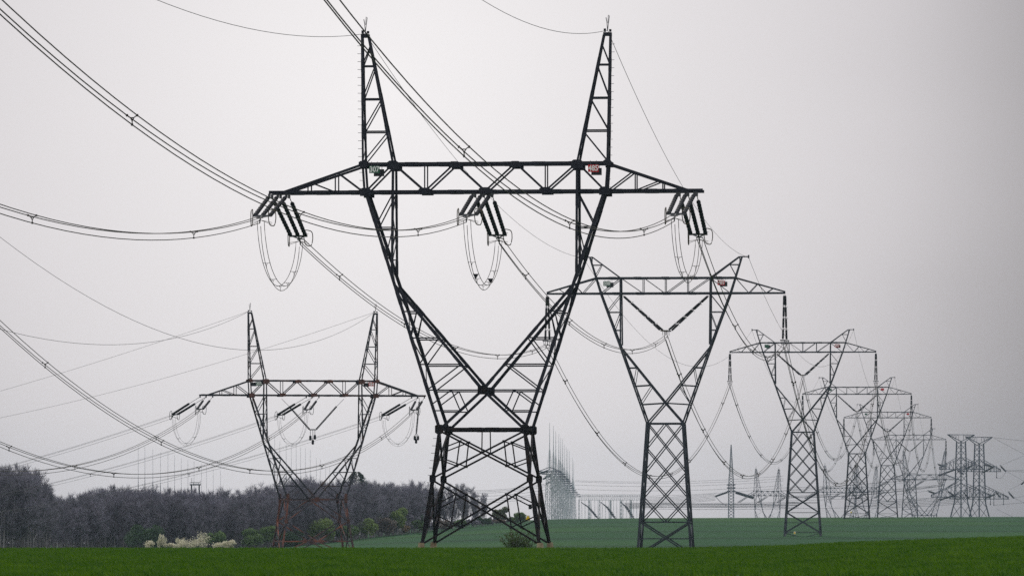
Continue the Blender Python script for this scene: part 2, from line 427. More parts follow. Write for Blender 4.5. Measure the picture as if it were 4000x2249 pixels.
    for s in (-1, 1):
        p, q = P(-TIP, 0, s), P(TIP, 0, s)
        p.y *= .8; q.y *= .8
        seg(m, p, q, .19, 1, s)
        splice(m, p, q, .19, (.06, .12, .2, .27, .36, .43, .51, .57, .66, .73, .8, .88, .95))
        p, q = P(-7.7, 1.75, s), P(7.7, 1.75, s)
        seg(m, p, q, .17, 1, s); splice(m, p, q, .17, (.2, .33, .47, .6, .72, .87))
        for sx in (-1, 1):
            a, c = P(sx*7.7, 1.72, s), P(sx*ARM, .02, s); c.y *= .8
            seg(m, a, c, .15, sx, s)
            ty = lambda x: 1.72 - (abs(x) - 7.7) / (ARM - 7.7) * 1.7
            for xv in (9.45, 11.18): b.beam(P(sx*xv, 0, s), P(sx*xv, ty(xv), s), .08, .06)
            b.beam(P(sx*7.8, .05, s), P(sx*9.3, ty(9.3), s), .09, .06); b.beam(P(sx*9.6, .05, s), P(sx*11.0, ty(11.), s), .08, .06)
            for x0, d0, x1, d1 in ((7.53, 0, 5.8, 1.75), (5.8, 1.75, 3.8, 0), (3.8, 0, 1.91, 1.75), (1.91, 1.75, 0, 0)):
                b.beam(P(sx*x0, d0, s), P(sx*x1, d1, s), .11, .08)
            b.beam(P(sx*3.8, 0, s), P(sx*3.8, 1.75, s), .08, .06)
            b.beam(P(sx*7.6, 0, s), P(sx*7.72, 1.75, s), .14, .1)
    for x in (-13, -11.2, -9.45, -7.53, -5.8, -3.8, -1.9, 0, 1.9, 3.8, 5.8, 7.53, 9.45, 11.2, 13):
        for d in ((0,) if abs(x) > 8 else (0, 1.75)):
            b.beam(P(x, d, -1), P(x, d, 1), .08, .07)
    ca = m.build('crossarm', ms, root); b.build('arm_bracing', ms, ca)
    for s in (-1, 1):
        off = Vector((0, s * .14, 0))
        spots = [(sx*7.53, -.02, .34, .26) for sx in (-1, 1)] + [(sx*3.8, .04, .37, .19) for sx in (-1, 1)] + [(0, .04, .38, .2)]
        spots += [(sx*5.8, 1.66, .38, .28) for sx in (-1, 1)] + [(sx*1.91, 1.68, .37, .19) for sx in (-1, 1)] + [(sx*7.7, 1.74, .26, .19) for sx in (-1, 1)]
        for x, d, w, h in spots:
            g = MB(); g.plate([(-w, -h), (w, -h), (w, h*.55), (w*.55, h), (-w*.55, h), (-w, h*.55)], P(x, d, s) + off, (1, 0, 0), (0, 0, 1), .04)
            g.build('gusset_plate', mplate, ca)
    fspots = [(0, -12.49, .30, .28)] + ([(sx*2.68, -14.94, .27, .29) for sx in (-1, 1)] if tall else [(sx*3.52, -12.4, .18, .62) for sx in (-1, 1)])
    fspots += [(sx*knee[0], knee[1], .20, .25) for sx in (-1, 1)]
    for s in (-1, 1):
        for x, d, w, h in fspots:
            g = MB(); g.plate([(-w, -h*.7), (-w*.6, -h), (w*.6, -h), (w, -h*.7), (w, h*.7), (w*.6, h), (-w*.6, h), (-w, h*.7)], P(x, d, s) + Vector((0, s*.15, 0)), (1, 0, 0), (0, 0, 1), .04)
            g.build('gusset_plate', mplate if not tall else mlow, root)
    # earth-wire peaks
    for sx in (-1, 1):
        m = MB(); b = MB(); rungs = [3.8, 5.86, 7.94]
        xo = lambda d: lerp(7.7, 7.84, (d - 1.75) / 8.2); xi = lambda d: lerp(5.8, 7.46, (d - 1.75) / 8.2)
        for s in (-1, 1):
            seg(m, P(sx*xo(1.75), 1.75, s), P(sx*xo(9.8), 9.8, s), .135, sx, s); seg(m, P(sx*xi(1.75), 1.75, s), P(sx*xi(9.8), 9.8, s), .135, -sx, s)
            for d in rungs:
                splice(m, P(sx*xo(d-.3), d-.3, s), P(sx*xo(d+.3), d+.3, s), .135, (.5,)); splice(m, P(sx*xi(d-.3), d-.3, s), P(sx*xi(d+.3), d+.3, s), .135, (.5,))
                b.beam(P(sx*xi(d), d, s), P(sx*xo(d), d, s), .085, .06)
            for d0, d1 in zip([1.85] + rungs, rungs + [9.3]): b.beam(P(sx*xo(d0), d0, s), P(sx*xi(d1-.1), d1-.1, s), .075, .05)
        for i, d0 in enumerate([1.9, 2.9, 3.9, 4.9, 5.9, 6.9, 7.9, 8.8]):
            s = 1 if i % 2 else -1
            b.beam(P(sx*xo(d0), d0, s), P(sx*xo(d0+1), d0+1, -s), .05, .04); b.beam(P(sx*xi(d0), d0, -s), P(sx*xi(d0+1), d0+1, s), .05, .04)
        m.box(P(sx*7.65, 9.85, 0), .52, .6, .2)
        pk = m.build('earthwire_peak', ms, root); b.build('peak_bracing', ms, pk)
        c = MB(); t = P(sx*7.65, 10.05, 0)
        c.box(t + Vector((-.17, 0, .05)), .14, .2, .2); c.box(t + Vector((.17, 0, .03)), .14, .2, .15)
        c.tube([t, t + Vector((-.04, 0, .55)), t + Vector((-.1, 0, .85))], .025, 5); c.tube([t, t + Vector((.06, 0, .5)), t + Vector((.12, 0, .95)), t + Vector((.05, 0, 1.0)), t + Vector((.02, 0, .5))], .02, 5)
        c.build('peak_fitting', ms, pk)
        if tall:
            c = MB(); c.tube([(0, 0, 0), (sx*.3, -.02, .01)], .014, 4); bm_ = c.mesh('step_bolt', ms)
            for k in range(19):
                d = .2 + k * .5; link('step_bolt', bm_, pk, P(sx*(xo(max(d, 1.75)) if d > 1.75 else 7.62), d, -1))
    if tall:
        c = MB(); c.tube([(0, 0, 0), (-.34, -.02, .01)], .014, 4); bm_ = c.mesh('step_bolt', mlow)
        for k in range(14):
            d = -21.5 + k * .46; link('step_bolt', bm_, root, P(-hw(d), d, -1))
    return P, base

# ---------------------------------------------------------------- lighter suspension pylon (the receding row)
def window_pylon(root, base, ms, mfoot):
    hd = lambda d: interp([(base, -0.0667*(base+14.17)+1.95), (-14.17, 1.95), (-5.9, 1.5), (0, 1.1), (1.67, 1.1), (4, .35)], d)
    hb = lambda d: 1.95 + (-14.17 - d) * .0667
    P = lambda x, d, s: Vector((x, s * hd(d), d - base))
    XS = lambda d: 7.07 + d * .36 if d < 0 else 7.07 + d * .311
    xs = lambda d: interp([(-14.17, 1.95), (-5.9, 4.88), (0, 7.07), (1.67, 7.59), (3.99, 8.31)], d)
    for sx in (-1, 1):
        for s in (-1, 1):
            m = MB(); a = Vector((sx*1.95, s*1.95, -14.17-base)); f = Vector((sx*hb(base), s*hb(base), .1))
            m.angle(a, f, .24, m=sx, k=-s)
            for t in (.2, .45, .7): c = lerp(a, f, t); dd = (f-a).normalized()*.35; m.beam(c-dd, c+dd, .24, .22)
            lg = m.build('leg', ms, root)
            fm = MB(); fm.ext([(-.5, -.5), (.5, -.5), (.5, .5), (-.5, .5)], f + Vector((0, 0, -.9)), f + Vector((0, 0, .35)), None, [(-.28, -.28), (.28, -.28), (.28, .28), (-.28, .28)])
            fm.build('concrete_foot', mfoot, lg)
    lv = [-14.17 - 2.68 * k for k in range(5)]
    for kind in 'fs':
        for s in (-1, 1):
            m = MB()
            Q = (lambda t, d: Vector((t*hb(d), s*hb(d), d-base))) if kind == 'f' else (lambda t, d: Vector((s*hb(d), t*hb(d), d-base)))
            for sx in (-1, 1):
                m.beam(Q(0, lv[0]), Q(sx, lv[1]), .11, .07); m.beam(Q(0, lv[4]), Q(sx, lv[3]), .11, .07)
                for k in range(3): m.beam(Q(-sx, lv[k]), Q(sx, lv[k+2]), .12, .07)
            m.beam(Q(-1, lv[4]), Q(1, lv[4]), .14, .1)
            d = lv[4]
            while d - 3.55 > base:
                for sx in (-1, 1): m.beam(Q(sx, d), Q(-sx, d-3.55), .15, .1)
                m.beam(Q(-1, d-1.8), Q(1, d-1.8), .09, .07); m.beam(Q(-1, d-3.55), Q(1, d-3.55), .1, .07)
                d -= 3.55
            dm = max(base + .7, d - 1.6)
            for sx in (-1, 1): m.beam(Q(0, d-.9), Q(sx, dm), .08, .06); m.beam(Q(0, d-.9), Q(sx, d-.1), .07, .06)
            m.build('body_lattice', ms, root)
    m = MB()
    for s in (-1, 1):
        m.beam(P(-1.95, -14.17, s), P(1.95, -14.17, s), .18, .12); m.beam(Vector((s*1.95, -1.95, -14.17-base)), Vector((s*1.95, 1.95, -14.17-base)), .16, .12)
    m.build('waist_beam', ms, root)
    for sx in (-1, 1):
        m = MB(); b = MB()
        for s in (-1, 1):
            m.angle(P(sx*1.95, -14.17, s), P(sx*4.88, -5.9, s), .18, m=sx, k=-s); m.angle(P(sx*4.88, -5.9, s), P(sx*7.07, 0, s), .18, m=sx, k=-s)
            m.angle(P(sx*7.07, 0, s), P(sx*8.31, 3.99, s), .16, m=sx, k=-s)
            m.angle(P(sx*4.91, 1.67, s), P(sx*4.85, -5.6, s), .17, m=sx, k=-s)
            m.angle(P(sx*4.8, -6.0, s), P(0, -11.94, s), .17, m=sx, k=-s); m.angle(P(0, -11.94, s), P(sx*1.9, -14.1, s), .16, m=sx, k=-s)
            for d in (-2.04, -4.0): b.beam(P(sx*4.9, d, s), P(sx*xs(d), d, s), .08, .06)
            b.beam(P(sx*4.9, -.15, s), P(sx*xs(-1.95), -1.95, s), .08, .06); b.beam(P(sx*4.9, -2.1, s), P(sx*xs(-3.95), -3.95, s), .08, .06)
            xi = lambda d: 4.8 * (d + 11.94) / 5.94
            for d, e in ((-8.1, 0), (-10.1, .12), (-12.1, .16)): b.beam(P(sx*xi(max(d, -11.9)), d + e, s), P(sx*xs(d), d, s), .09, .06)
            b.beam(P(sx*xi(-8.1), -8.1, s), P(sx*xs(-10.0), -10.0, s), .07, .06); b.beam(P(sx*xi(-10.1), -10.1, s), P(sx*xs(-12.0), -12.0, s), .08, .06)
        for i, d in enumerate([0, -2, -4, -6, -8, -10, -12]):
            s = 1 if i % 2 else -1; b.beam(P(sx*xs(d), d, s), P(sx*xs(d-2), d-2, -s), .05, .05)
        fk = m.build('fork_arm', ms, root); b.build('fork_bracing', ms, fk)
    m = MB(); b = Trio(7.3)
    for s in (-1, 1):
        p, q = P(-13, 0, s), P(13, 0, s); p.y *= .25; q.y *= .25
        for sx in (-1, 1):
            t = Vector((sx*13, s*.25, -base)); m.angle(P(sx*7.07, 0, s), t, .18, m=sx, k=-s)
            m.angle(P(sx*7.59, 1.67, s), t + Vector((0, 0, .14)), .14, m=sx, k=-s)
            yy = lambda x: s * lerp(1.1, .25, (x - 7.07) / 5.93); ty = lambda x: lerp(1.67, .14, (x - 7.59) / 5.41)
            for x0, t0, x1, t1 in ((7.6, 1, 9.07, 0), (9.07, 0, 10, 1), (10, 1, 10.95, 0), (10.95, 0, 11.7, 1)):
                b.beam(Vector((sx*x0, yy(x0), (ty(x0) if t0 else 0) - base)), Vector((sx*x1, yy(x1), (ty(x1) if t1 else 0) - base)), .075, .06)
        m.angle(P(-7.07, 0, s), P(7.07, 0, s), .19, k=-s); m.angle(P(-7.59, 1.67, s), P(7.59, 1.67, s), .18, k=-s)
        for t in (.12, .3, .5, .7, .88):
            for d, w in ((0, 7.07), (1.67, 7.59)): c = lerp(P(-w, d, s), P(w, d, s), t); m.beam(c - Vector((.4, 0, 0)), c + Vector((.4, 0, 0)), .23, .22)
        for x in (-2.43, 0, 2.43): b.beam(P(x, 0, s), P(x, 1.67, s), .08, .06)
        for x0, x1 in ((4.7, 2.6), (2.2, .2)):
            for sx in (-1, 1): b.beam(P(sx*x0, 1.55, s), P(sx*x1, .1, s), .08, .06)
        for sx in (-1, 1): b.beam(P(sx*5.0, 1.55, s), P(sx*6.9, .1, s), .09, .06)
    for x in (-12.9, -10.9, -9, -7.2, -4.9, -2.43, 0, 2.43, 4.9, 7.2, 9, 10.9, 12.9):
        y = 1.1 if abs(x) < 7.3 else lerp(1.1, .25, (abs(x) - 7.07) / 5.93)
        b.beam((x, -y, -base), (x, y, -base), .09, .07)
    ca = m.build('crossarm', ms, root); b.build('arm_bracing', ms, ca)
    for sx in (-1, 1):
        m = MB()
        for s in (-1, 1):
            m.angle(P(sx*4.91, 1.67, s), P(sx*8.0, 3.95, s), .14, m=sx, k=-s)
            m.beam(P(sx*7.0, 3.1, s), P(sx*8.0, 3.1, s), .08, .06); m.beam(P(sx*7.0, 3.1, s), P(sx*7.7, 1.8, s), .07, .06); m.beam(P(sx*8.05, 3.95, s), P(sx*8.1, 3.1, s), .07, .06)
        m.beam(P(sx*8.0, 3.97, 0), P(sx*9.05, 3.97, 0), .13, .16); m.box(P(sx*9.02, 3.97, 0), .16, .2, .36)
        m.build('earthwire_peak', ms, root)

# ---------------------------------------------------------------- insulators
def disc_string(m, a, b, n, r=.15):                   # chain of glass discs
    a = Vector(a); b = Vector(b); Ln = (b - a).length; st = Ln / n; pr = []
    for i in range(n):
        t = i * st; pr += [(t, .04), (t + st * .12, .06), (t + st * .2, r * .85), (t + st * .36, r), (t + st * .62, r), (t + st * .8, r * .85), (t + st * .88, .06)]
    pr.append((Ln, .035)); m.lathe(pr, a, b - a, 9)
def rod_string(m, a, b, n=4, r=.14):                 # long-rod units with sheds
    a = Vector(a); b = Vector(b); Ln = (b - a).length; u = Ln / n; pr = [(0, .03)]
    for i in range(n):
        t = i * u; s0, s1 = t + u * .09, t + u * .93; k = 12
        pr += [(s0 - .02, .035), (s0, .06)]
        for j in range(k):
            q = lerp(s0, s1, (j + .3) / k); pr += [(q, r), (q + (s1 - s0) / k * .35, r * .62)]
        pr += [(s1, .06), (s1 + .02, .035)]
    m.lathe(pr, a, b - a, 8)
    d = (b - a).normalized(); sd = d.cross(Vector((0, 1, 0))).normalized()
    for i in range(1, n):
        p = a + d * (u * i + u * .01); m.tube([p - sd * .2, p, p + sd * .24 + d * .1], .018, 4)
def racket(m, c, u, w, hw, hh):                       # rounded arcing ring in plane (u, w)
    c = Vector(c); u = Vector(u).normalized(); w = Vector(w).normalized(); pts = []
    for i in range(21):
        g = 2 * math.pi * i / 20; x, y = math.cos(g), math.sin(g)
        x = math.copysign(abs(x) ** .55, x); y = math.copysign(abs(y) ** .55, y)
        if y < 0: x *= 1 + .25 * y
        pts.append(c + u * (hw * x) + w * (hh * y))
    m.tube(pts, .032, 6)

def tension_set(loc, vec, label, n=3, pitch=.54, lat=(1, 0, 0), link_len=.35, discs=9, group=None, mi=None, mh=None, r=.14, ring=(.32, .5)):
    mi = mi or M['ins']; mh = mh or M['horn']; lat = Vector(lat).normalized(); vec = Vector(vec); L0 = vec.length; d = vec / L0
    o = thing('tension_insulator_set', loc, label, 'insulator set', group)
    pl = MB()
    for i in range(n):
        off = lat * ((i - (n-1)/2) * pitch); a = off; b = off * .88 + vec
        h = MB(); h.tube([a, a + d * link_len], .028, 5); h.box(a + Vector((0, 0, .02)), .16, .2, .26); h.build('shackle', M['fit'], o)
        s = MB(); disc_string(s, a + d * link_len, b - d * .12, discs, r); s.build('insulator_string', mi, o, smooth=True)
    wdt = (n - 1) / 2 * pitch * .88
    pl.beam(vec - lat * (wdt + .12), vec + lat * (wdt + .12), .12, .05); pl.beam(vec - lat * wdt * .9, vec + d * .5, .07, .04); pl.beam(vec + lat * wdt * .9, vec + d * .5, .07, .04)
    pl.tube([vec, vec + d * .55, vec + d * .9 + Vector((0, 0, -.1))], .05, 6)
    for k in (-1, 0, 1): pl.tube([vec + d * .5, vec + d * .9 + lat * (.2 * k) + Vector((0, 0, .1 if k else -.25))], .04, 5)
    pl.build('yoke_plate', M['fit'], o)
    for k in (-1, 1):
        m = MB(); c = vec + lat * (k * (wdt + .16)) + d * .1 + Vector((0, 0, -.1))
        u = d if k < 0 else (d * .55 + lat * .8)
        racket(m, c, u, (0, 0, 1), ring[0], ring[1])
        for z in (-.3, -.42): m.tube([c + Vector((0, 0, z*ring[1]/.5)), vec + d * .5 + Vector((0, 0, -.15))], .014, 4)
        m.tube([c + Vector((0, 0, .3*ring[1]/.5)), vec + lat * (k * wdt)], .014, 4)
        m.build('arcing_ring', mh, o)
    return o

TRI = ((-.2, .12), (.2, .12), (0, -.24))
def curve_bundle(name, pts, lat, label, cat, r=.025, offs=TRI, spacers=(), sp_r=.022, group=None, mw=None, n=5, part='conductor'):
    mw = mw or M['wire']; lat = Vector(lat).normalized(); p0 = Vector(pts[0])
    o = thing(name, p0, label, cat, group)
    for (i, j) in offs:
        m = MB(); m.tube([Vector(p) - p0 + lat * i + Vector((0, 0, j)) for p in pts], r, n); m.build(part, mw, o, smooth=True)
    for q in spacers:
        c = Vector(q) - p0; m = MB(); hub = c + Vector((0, 0, -.02))
        cn = [c + lat * i + Vector((0, 0, j)) for i, j in offs]
        for e in cn:
            m.tube([lerp(hub, e, .35), lerp(hub, e, .7) + Vector((0, 0, .01)), e], sp_r, 5); m.box(e, sp_r * 3.6, sp_r * 7, sp_r * 4)
        if len(cn) == 3:
            for a, b in ((0, 1), (1, 2), (2, 0)): m.tube([lerp(hub, cn[a], .35), lerp(hub, cn[b], .35)], sp_r, 5)
        m.build('spacer', mw, o)
    return o
def para(A, B, sag, n=40):
    A = Vector(A); B = Vector(B); return [lerp(A, B, i/n) - Vector((0, 0, 4*sag*(i/n)*(1-i/n))) for i in range(n+1)]
def quad(A, dr, b, c, T, n=48):                       # z = z0 + b t + c t^2 along a straight plan line
    A = Vector(A); dr = Vector((dr[0], dr[1], 0)); return [A + dr * (T*i/n) + Vector((0, 0, b*(T*i/n) + c*(T*i/n)**2)) for i in range(n+1)]
def qat(A, dr, b, c, t): return Vector(A) + Vector((dr[0], dr[1], 0)) * t + Vector((0, 0, b*t + c*t*t))
def single_wire(name, pts, r, label, cat, group=None, mw=None, n=4):
    m = MB(); p0 = Vector(pts[0]); m.tube([Vector(p) - p0 for p in pts], r, n)
    o = m.build(name, mw or M['wire'], smooth=True); o.location = p0; return tag(o, label, cat, group)

# ---------------------------------------------------------------- number and warning plates
def text_mesh(txt, h, m, squeeze=.86):
    cu = bpy.data.curves.new('numerals', 'FONT'); cu.body = txt; cu.align_x = 'CENTER'; cu.align_y = 'CENTER'; cu.size = h / .7
    cu.offset = h * .038; cu.extrude = .008; cu.resolution_u = 3
    o = bpy.data.objects.new('numerals', cu); COL.objects.link(o)
    me = bpy.data.meshes.new_from_object(o.evaluated_get(bpy.context.evaluated_depsgraph_get()))
    bpy.data.objects.remove(o); bpy.data.curves.remove(cu)
    me.transform(Matrix.Diagonal((squeeze, 1, 1, 1))); me.transform(Matrix.Rotation(math.pi/2, 4, 'X')); me.materials.clear(); me.materials.append(m)
    return me
def number_plate(MW, local, rz, txt, colour, label, w=.66, h=.45, reverse=False):
    o = thing('number_plate', MW @ Vector(local), label, 'number plate', 'pylon number plates', rz)
    m = MB(); m.box((0, 0, 0), w, .03, h); m.build('board', M['back'] if reverse else M[colour], o)
    m = MB()
    for x in (-w*.28, w*.28): m.beam((x, .02, h/2 - .02), (x, .02, h/2 + .28), .03, .02)
    m.build('hanger', M['fit'], o)
    if txt:
        k = link('numerals', text_mesh(txt, h * .74, M['white']), o); k.location = (0, -.02, 0)
    return o
def warning_plate(loc, rz, label, s=1.0):
    o = thing('warning_plate', loc, label, 'warning plate', None, rz)
    m = MB(); m.box((0, 0, 0), .26*s, .02, .36*s); m.build('board', M['white'], o)
    m = MB(); m.plate([(-.14*s, -.13*s), (.14*s, -.13*s), (.13*s, -.03*s), (.02*s, .17*s), (-.02*s, .17*s), (-.13*s, -.03*s)], (0, -.02, 0), (1, 0, 0), (0, 0, 1), .012); m.build('triangle', M['yellow'], o)
    return o

# ---------------------------------------------------------------- front pylon and its line
SL = .0897; YAW = -math.atan(SL); LAT = (1, -SL, 0); DR = (SL, 1.0)
X1, Y1, Z1 = -1.62, 357.8, -.36
t1 = thing('lattice_pylon', (X1, Y1, Z1), 'largest dark steel pylon with tall twin peaks standing on the near rise', 'pylon', 'pylons of the main power line', YAW)
fork_pylon(t1, True, M['steel'], M['steel_low'], M['steel'], M['foot'])
MW1 = Matrix.Translation((X1, Y1, Z1)) @ Matrix.Rotation(YAW, 4, 'Z')
Z1C = Z1 + 22.5
number_plate(MW1, (-6.96, -1.03, 22.5+1.38), YAW, '307', 'green', 'green plate reading 307 under the front pylon crossarm')
number_plate(MW1, (6.83, -1.03, 22.5+1.38), YAW, '485', 'red', 'red plate reading 485 under the front pylon crossarm')
number_plate(MW1, (-6.90, 1.0, 22.5+1.30), YAW, None, 'green', 'dark back of a plate behind the green 307 plate', reverse=True)
number_plate(MW1, (6.88, 1.0, 22.5+1.30), YAW, None, 'red', 'dark back of a plate behind the red 485 plate', reverse=True)
warning_plate(at(2062.5, 2023, Y1 - 3.7), YAW, 'small white and yellow warning plate low on the front pylon right legs')
o = thing('sign_box', at(2071, 1978, Y1 - 3.3), 'small black box clipped to a brace above the yellow warning plate', 'box', None, YAW)
m = MB(); m.box((0, 0, 0), .2, .05, .3); m.build('board', M['back'], o); m = MB(); m.beam((0, .05, -.1), (0, .09, -.1), .06); m.beam((0, .05, .1), (0, .09, .1), .06); m.build('clamp', M['fit'], o)

NEARV, FARV = Vector((-.76, -5.0, -1.5)), Vector((.86, 6.8, -2.15))
PH = [(-12.88, 'left arm'), (0, 'middle'), (12.88, 'right arm')]
near0 = far0 = None
NEARQ = {-12.88: (.0977, .00057), 0: (.0933, .00053), 12.88: (.0925, .00045)}
fend = {}
for x, nm in PH:
    a = MW1 @ Vector((x, 0, 22.5 - .22))
    an = a + Vector((-.32, -.25, 0)); af = a + Vector((-.16, .25, 0))
    l1 = f'row of three dark insulators pulling towards the viewer below the front pylon {nm}'
    l2 = f'row of three dark insulators pulling away from the viewer below the front pylon {nm}'
    if near0 is None:
        near0 = tension_set(an, NEARV, l1, lat=LAT, group='insulator sets of the front pylon')
        far0 = tension_set(af, FARV, l2, lat=LAT, group='insulator sets of the front pylon', discs=11, link_len=1.1)
    else:
        dup(near0, an, l1); dup(far0, af, l2)
    NE = an + NEARV + NEARV.normalized() * .9; FE = af + FARV + FARV.normalized() * .9
    fend[x] = FE
    # jumper loop
    zb = a.z - (5.6 if x != 12.88 else 5.2); pts = []
    n0 = NE + Vector((.05, .5, -.1)); f0 = FE + Vector((-.05, -.5, -.1))
    for i in range(29):
        t = i / 28; p = lerp(n0, f0, .5 - .5 * math.cos(math.pi * t) * (1 - .15 * math.sin(math.pi*t))); zl = lerp(n0.z, f0.z, t)
        p.z = zl + (zb - zl) * (1 - abs(2*t - 1) ** 1.9); pts.append(p)
    jl = curve_bundle('jumper_loop', pts, LAT, f'triple hanging wire loop under the front pylon {nm}', 'jumper loop', r=.02, offs=((-.22, 0), (.22, 0), (0, -.3)), spacers=[pts[6], pts[10], pts[14], pts[18], pts[22]], sp_r=.013, group='hanging wire loops of the front pylon')
    if x == 0:
        for q in (9, 19):
            m = MB(); m.plate([(-.18, .08), (.18, .08), (.02, -.2), (-.02, -.2)], pts[q] - pts[0], Vector(LAT), (0, 0, 1), .12); m.build('weight', M['ins'], jl)
    b, c = NEARQ[x]
    curve_bundle('conductor_bundle', quad(NE, DR, b, c, -330, 60), LAT, f'three dark wires running to the upper left from the front pylon {nm}', 'power line', spacers=[qat(NE, DR, b, c, t) for t in (-28, -81, -132, -185)], group='three-wire power lines')

# ---------------------------------------------------------------- receding row of lighter pylons
ROW = [(2601, 1146, 620, -30.3), (3136, 1375, 1010, -34.2), (3347.5, 1539, 1357, -30.3), (3467, 1631, 1690, -30.3), (3554, 1716.5, 2043, -34.2)]
ORD = ['second', 'third', 'fourth', 'fifth', 'sixth']
DESC = ['slim dark pylon with white and red plates overlapping the front pylon right side',
        'slim pylon on small footings midway down the row, a yellow speck on its base',
        'slim grey pylon standing on the far field ridge beside reddish footings',
        'small hazy pylon rising just behind the far ridge',
        'smallest hazy pylon at the far end of the receding row']
protos = {}; anch = []
sus0 = None; v0 = None; vis = {}
for k, (px, py, Y, base) in enumerate(ROW):
    zc = EYE + (YH - py) / F * Y; X = (px - CX) / F * Y; loc = Vector((X, Y, zc + base))
    if base not in protos:
        t = thing('lattice_pylon', loc, DESC[k], 'pylon', 'pylons of the main power line', YAW)
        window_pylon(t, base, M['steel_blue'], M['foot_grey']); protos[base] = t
    else: dup(protos[base], loc, DESC[k], YAW)
    MW = Matrix.Translation(loc) @ Matrix.Rotation(YAW, 4, 'Z'); W = lambda x, y, d: MW @ Vector((x, y, d - base))
    a = {-1: W(-12.95, 0, -5.65), 0: W(0, 0, -4.75), 1: W(12.95, 0, -5.65), 'l': W(-9.02, 0, 3.9), 'r': W(9.02, 0, 3.9)}
    anch.append(a)
    for sx, nm in ((-1, 'left'), (1, 'right')):
        lb = f'twin dark rods hanging from the {nm} arm tip of the {ORD[k]} pylon in the row'
        if sus0 is None:
            sus0 = thing('suspension_insulator', W(sx*12.95, 0, -.1), lb, 'insulator set', 'hanging insulators of the pylon row', YAW)
            for q in (-1, 1):
                m = MB(); rod_string(m, (q*.06, q*.2, -.1), (q*.17, q*.75, -5.0)); m.build('insulator_rod', M['ins'], sus0, smooth=True)
                m = MB(); m.beam((q*.17-.3, q*.75, -5.05), (q*.17+.3, q*.75, -5.05), .12, .05)
                for e, z in ((-.2, -5.45), (.2, -5.45), (0, -5.8)): m.tube([(q*.17+e, q*.75, -5.05), (q*.1+e, q*.75, z)], .03, 5); m.box((q*.1+e, q*.75, z), .1, .3, .1)
                m.build('yoke_plate', M['fit'], sus0)
        else: dup(sus0, W(sx*12.95, 0, -.1), lb, YAW)
    lb = f'V-shaped pair of dark insulator rods inside the fork of the {ORD[k]} pylon in the row'
    if v0 is None:
        v0 = thing('v_insulator', W(0, 0, 0), lb, 'insulator set', 'V-shaped insulators of the pylon row', YAW)
        for sx in (-1, 1):
            for q in (-1, 1):
                m = MB(); rod_string(m, (sx*4.65, q*.25, -.25), (sx*.42 + q*.12, q*.75, -4.05), 5); m.build('insulator_rod', M['ins'], v0, smooth=True)
        for q in (-1, 1):
            m = MB(); m.beam((-.42+q*.12, q*.75, -4.08), (.42+q*.12, q*.75, -4.08), .14, .06)
            for e, z in ((-.2, -4.55), (.2, -4.55), (0, -4.9)): m.tube([(q*.1+e, q*.75, -4.1), (q*.1+e, q*.75, z)], .03, 5)
            m.build('yoke_plate', M['horn'] if q < 0 else M['fit'], v0)
    else: dup(v0, W(0, 0, 0), lb, YAW)
    if k < 4:
        num = {0: '308'}.get(k); rn = '485' if k < 2 else None
        w = .78
        number_plate(MW, (-6.35, -1.3, -base + 1.05), YAW, num, 'green', f'green number plate under the crossarm of the {ORD[k]} pylon in the row' if k else 'green plate reading 308 under the second pylon crossarm', w, .52)
        number_plate(MW, (6.1, -1.3, -base + 1.1), YAW, rn, 'red', f'red number plate under the crossarm of the {ORD[k]} pylon in the row' if k else 'red plate reading 485 under the second pylon crossarm', w, .52)
        if k < 2:
            number_plate(MW, (-6.2, 1.3, -base + 1.0), YAW, None, 'green', f'dark plate back behind the green plate of the {ORD[k]} pylon', w, .52, True)
            number_plate(MW, (6.25, 1.3, -base + 1.05), YAW, None, 'red', f'dark plate back behind the red plate of the {ORD[k]} pylon', w, .52, True)
    if k in (1, 2): warning_plate(MW @ Vector((-1.3, -3.5, 2.2)), YAW, f'tiny yellow warning plate low on the {ORD[k]} pylon in the row', 1.3)

SAG = [(3.6, 3.8, 3.9), (15.4, 16.3, 16.5), (12.3, 12.5, 12.5), (11.5, 11.5, 11.5), (12, 12, 12)]
prev = {-1: fend[-12.88], 0: fend[0], 1: fend[12.88], 'l': MW1 @ Vector((-7.65, 0, 32.5)), 'r': MW1 @ Vector((7.65, 0, 32.6))}
NAMES = ['front', 'second', 'third', 'fourth', 'fifth', 'sixth']
for k, a in enumerate(anch):
    for i, ph in enumerate((-1, 0, 1)):
        A, B = prev[ph], a[ph]; pts = para(A, B, SAG[k][i], 44); n = max(4, round((B - A).length / 52)); sps = []
        for j in range(n):
            t = (j + .5) / n; sps.append(lerp(A, B, t) - Vector((0, 0, 4*SAG[k][i]*t*(1-t))))
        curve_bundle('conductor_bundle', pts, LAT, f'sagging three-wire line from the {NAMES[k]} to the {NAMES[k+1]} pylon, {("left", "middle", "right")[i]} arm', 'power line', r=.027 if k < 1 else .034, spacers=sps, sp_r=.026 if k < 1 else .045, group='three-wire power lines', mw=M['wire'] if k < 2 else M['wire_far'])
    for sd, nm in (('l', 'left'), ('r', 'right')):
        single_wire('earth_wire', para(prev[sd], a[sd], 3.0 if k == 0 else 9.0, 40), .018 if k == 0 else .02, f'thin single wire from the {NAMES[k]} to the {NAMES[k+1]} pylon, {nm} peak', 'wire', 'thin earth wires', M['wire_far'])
    prev = a
pl, pr = MW1 @ Vector((-7.65, 0, 32.5)), MW1 @ Vector((7.65, 0, 32.6))
single_wire('earth_wire', quad(pl, DR, .1025, .00042, -330, 60), .016, 'thin single wire sagging to the upper left from the front pylon left peak', 'wire', 'thin earth wires', M['wire_far'])
single_wire('earth_wire', quad(pr, DR, .1044, .00044, -330, 60), .016, 'thin single wire sagging to the top edge from the front pylon right peak', 'wire', 'thin earth wires', M['wire_far'])

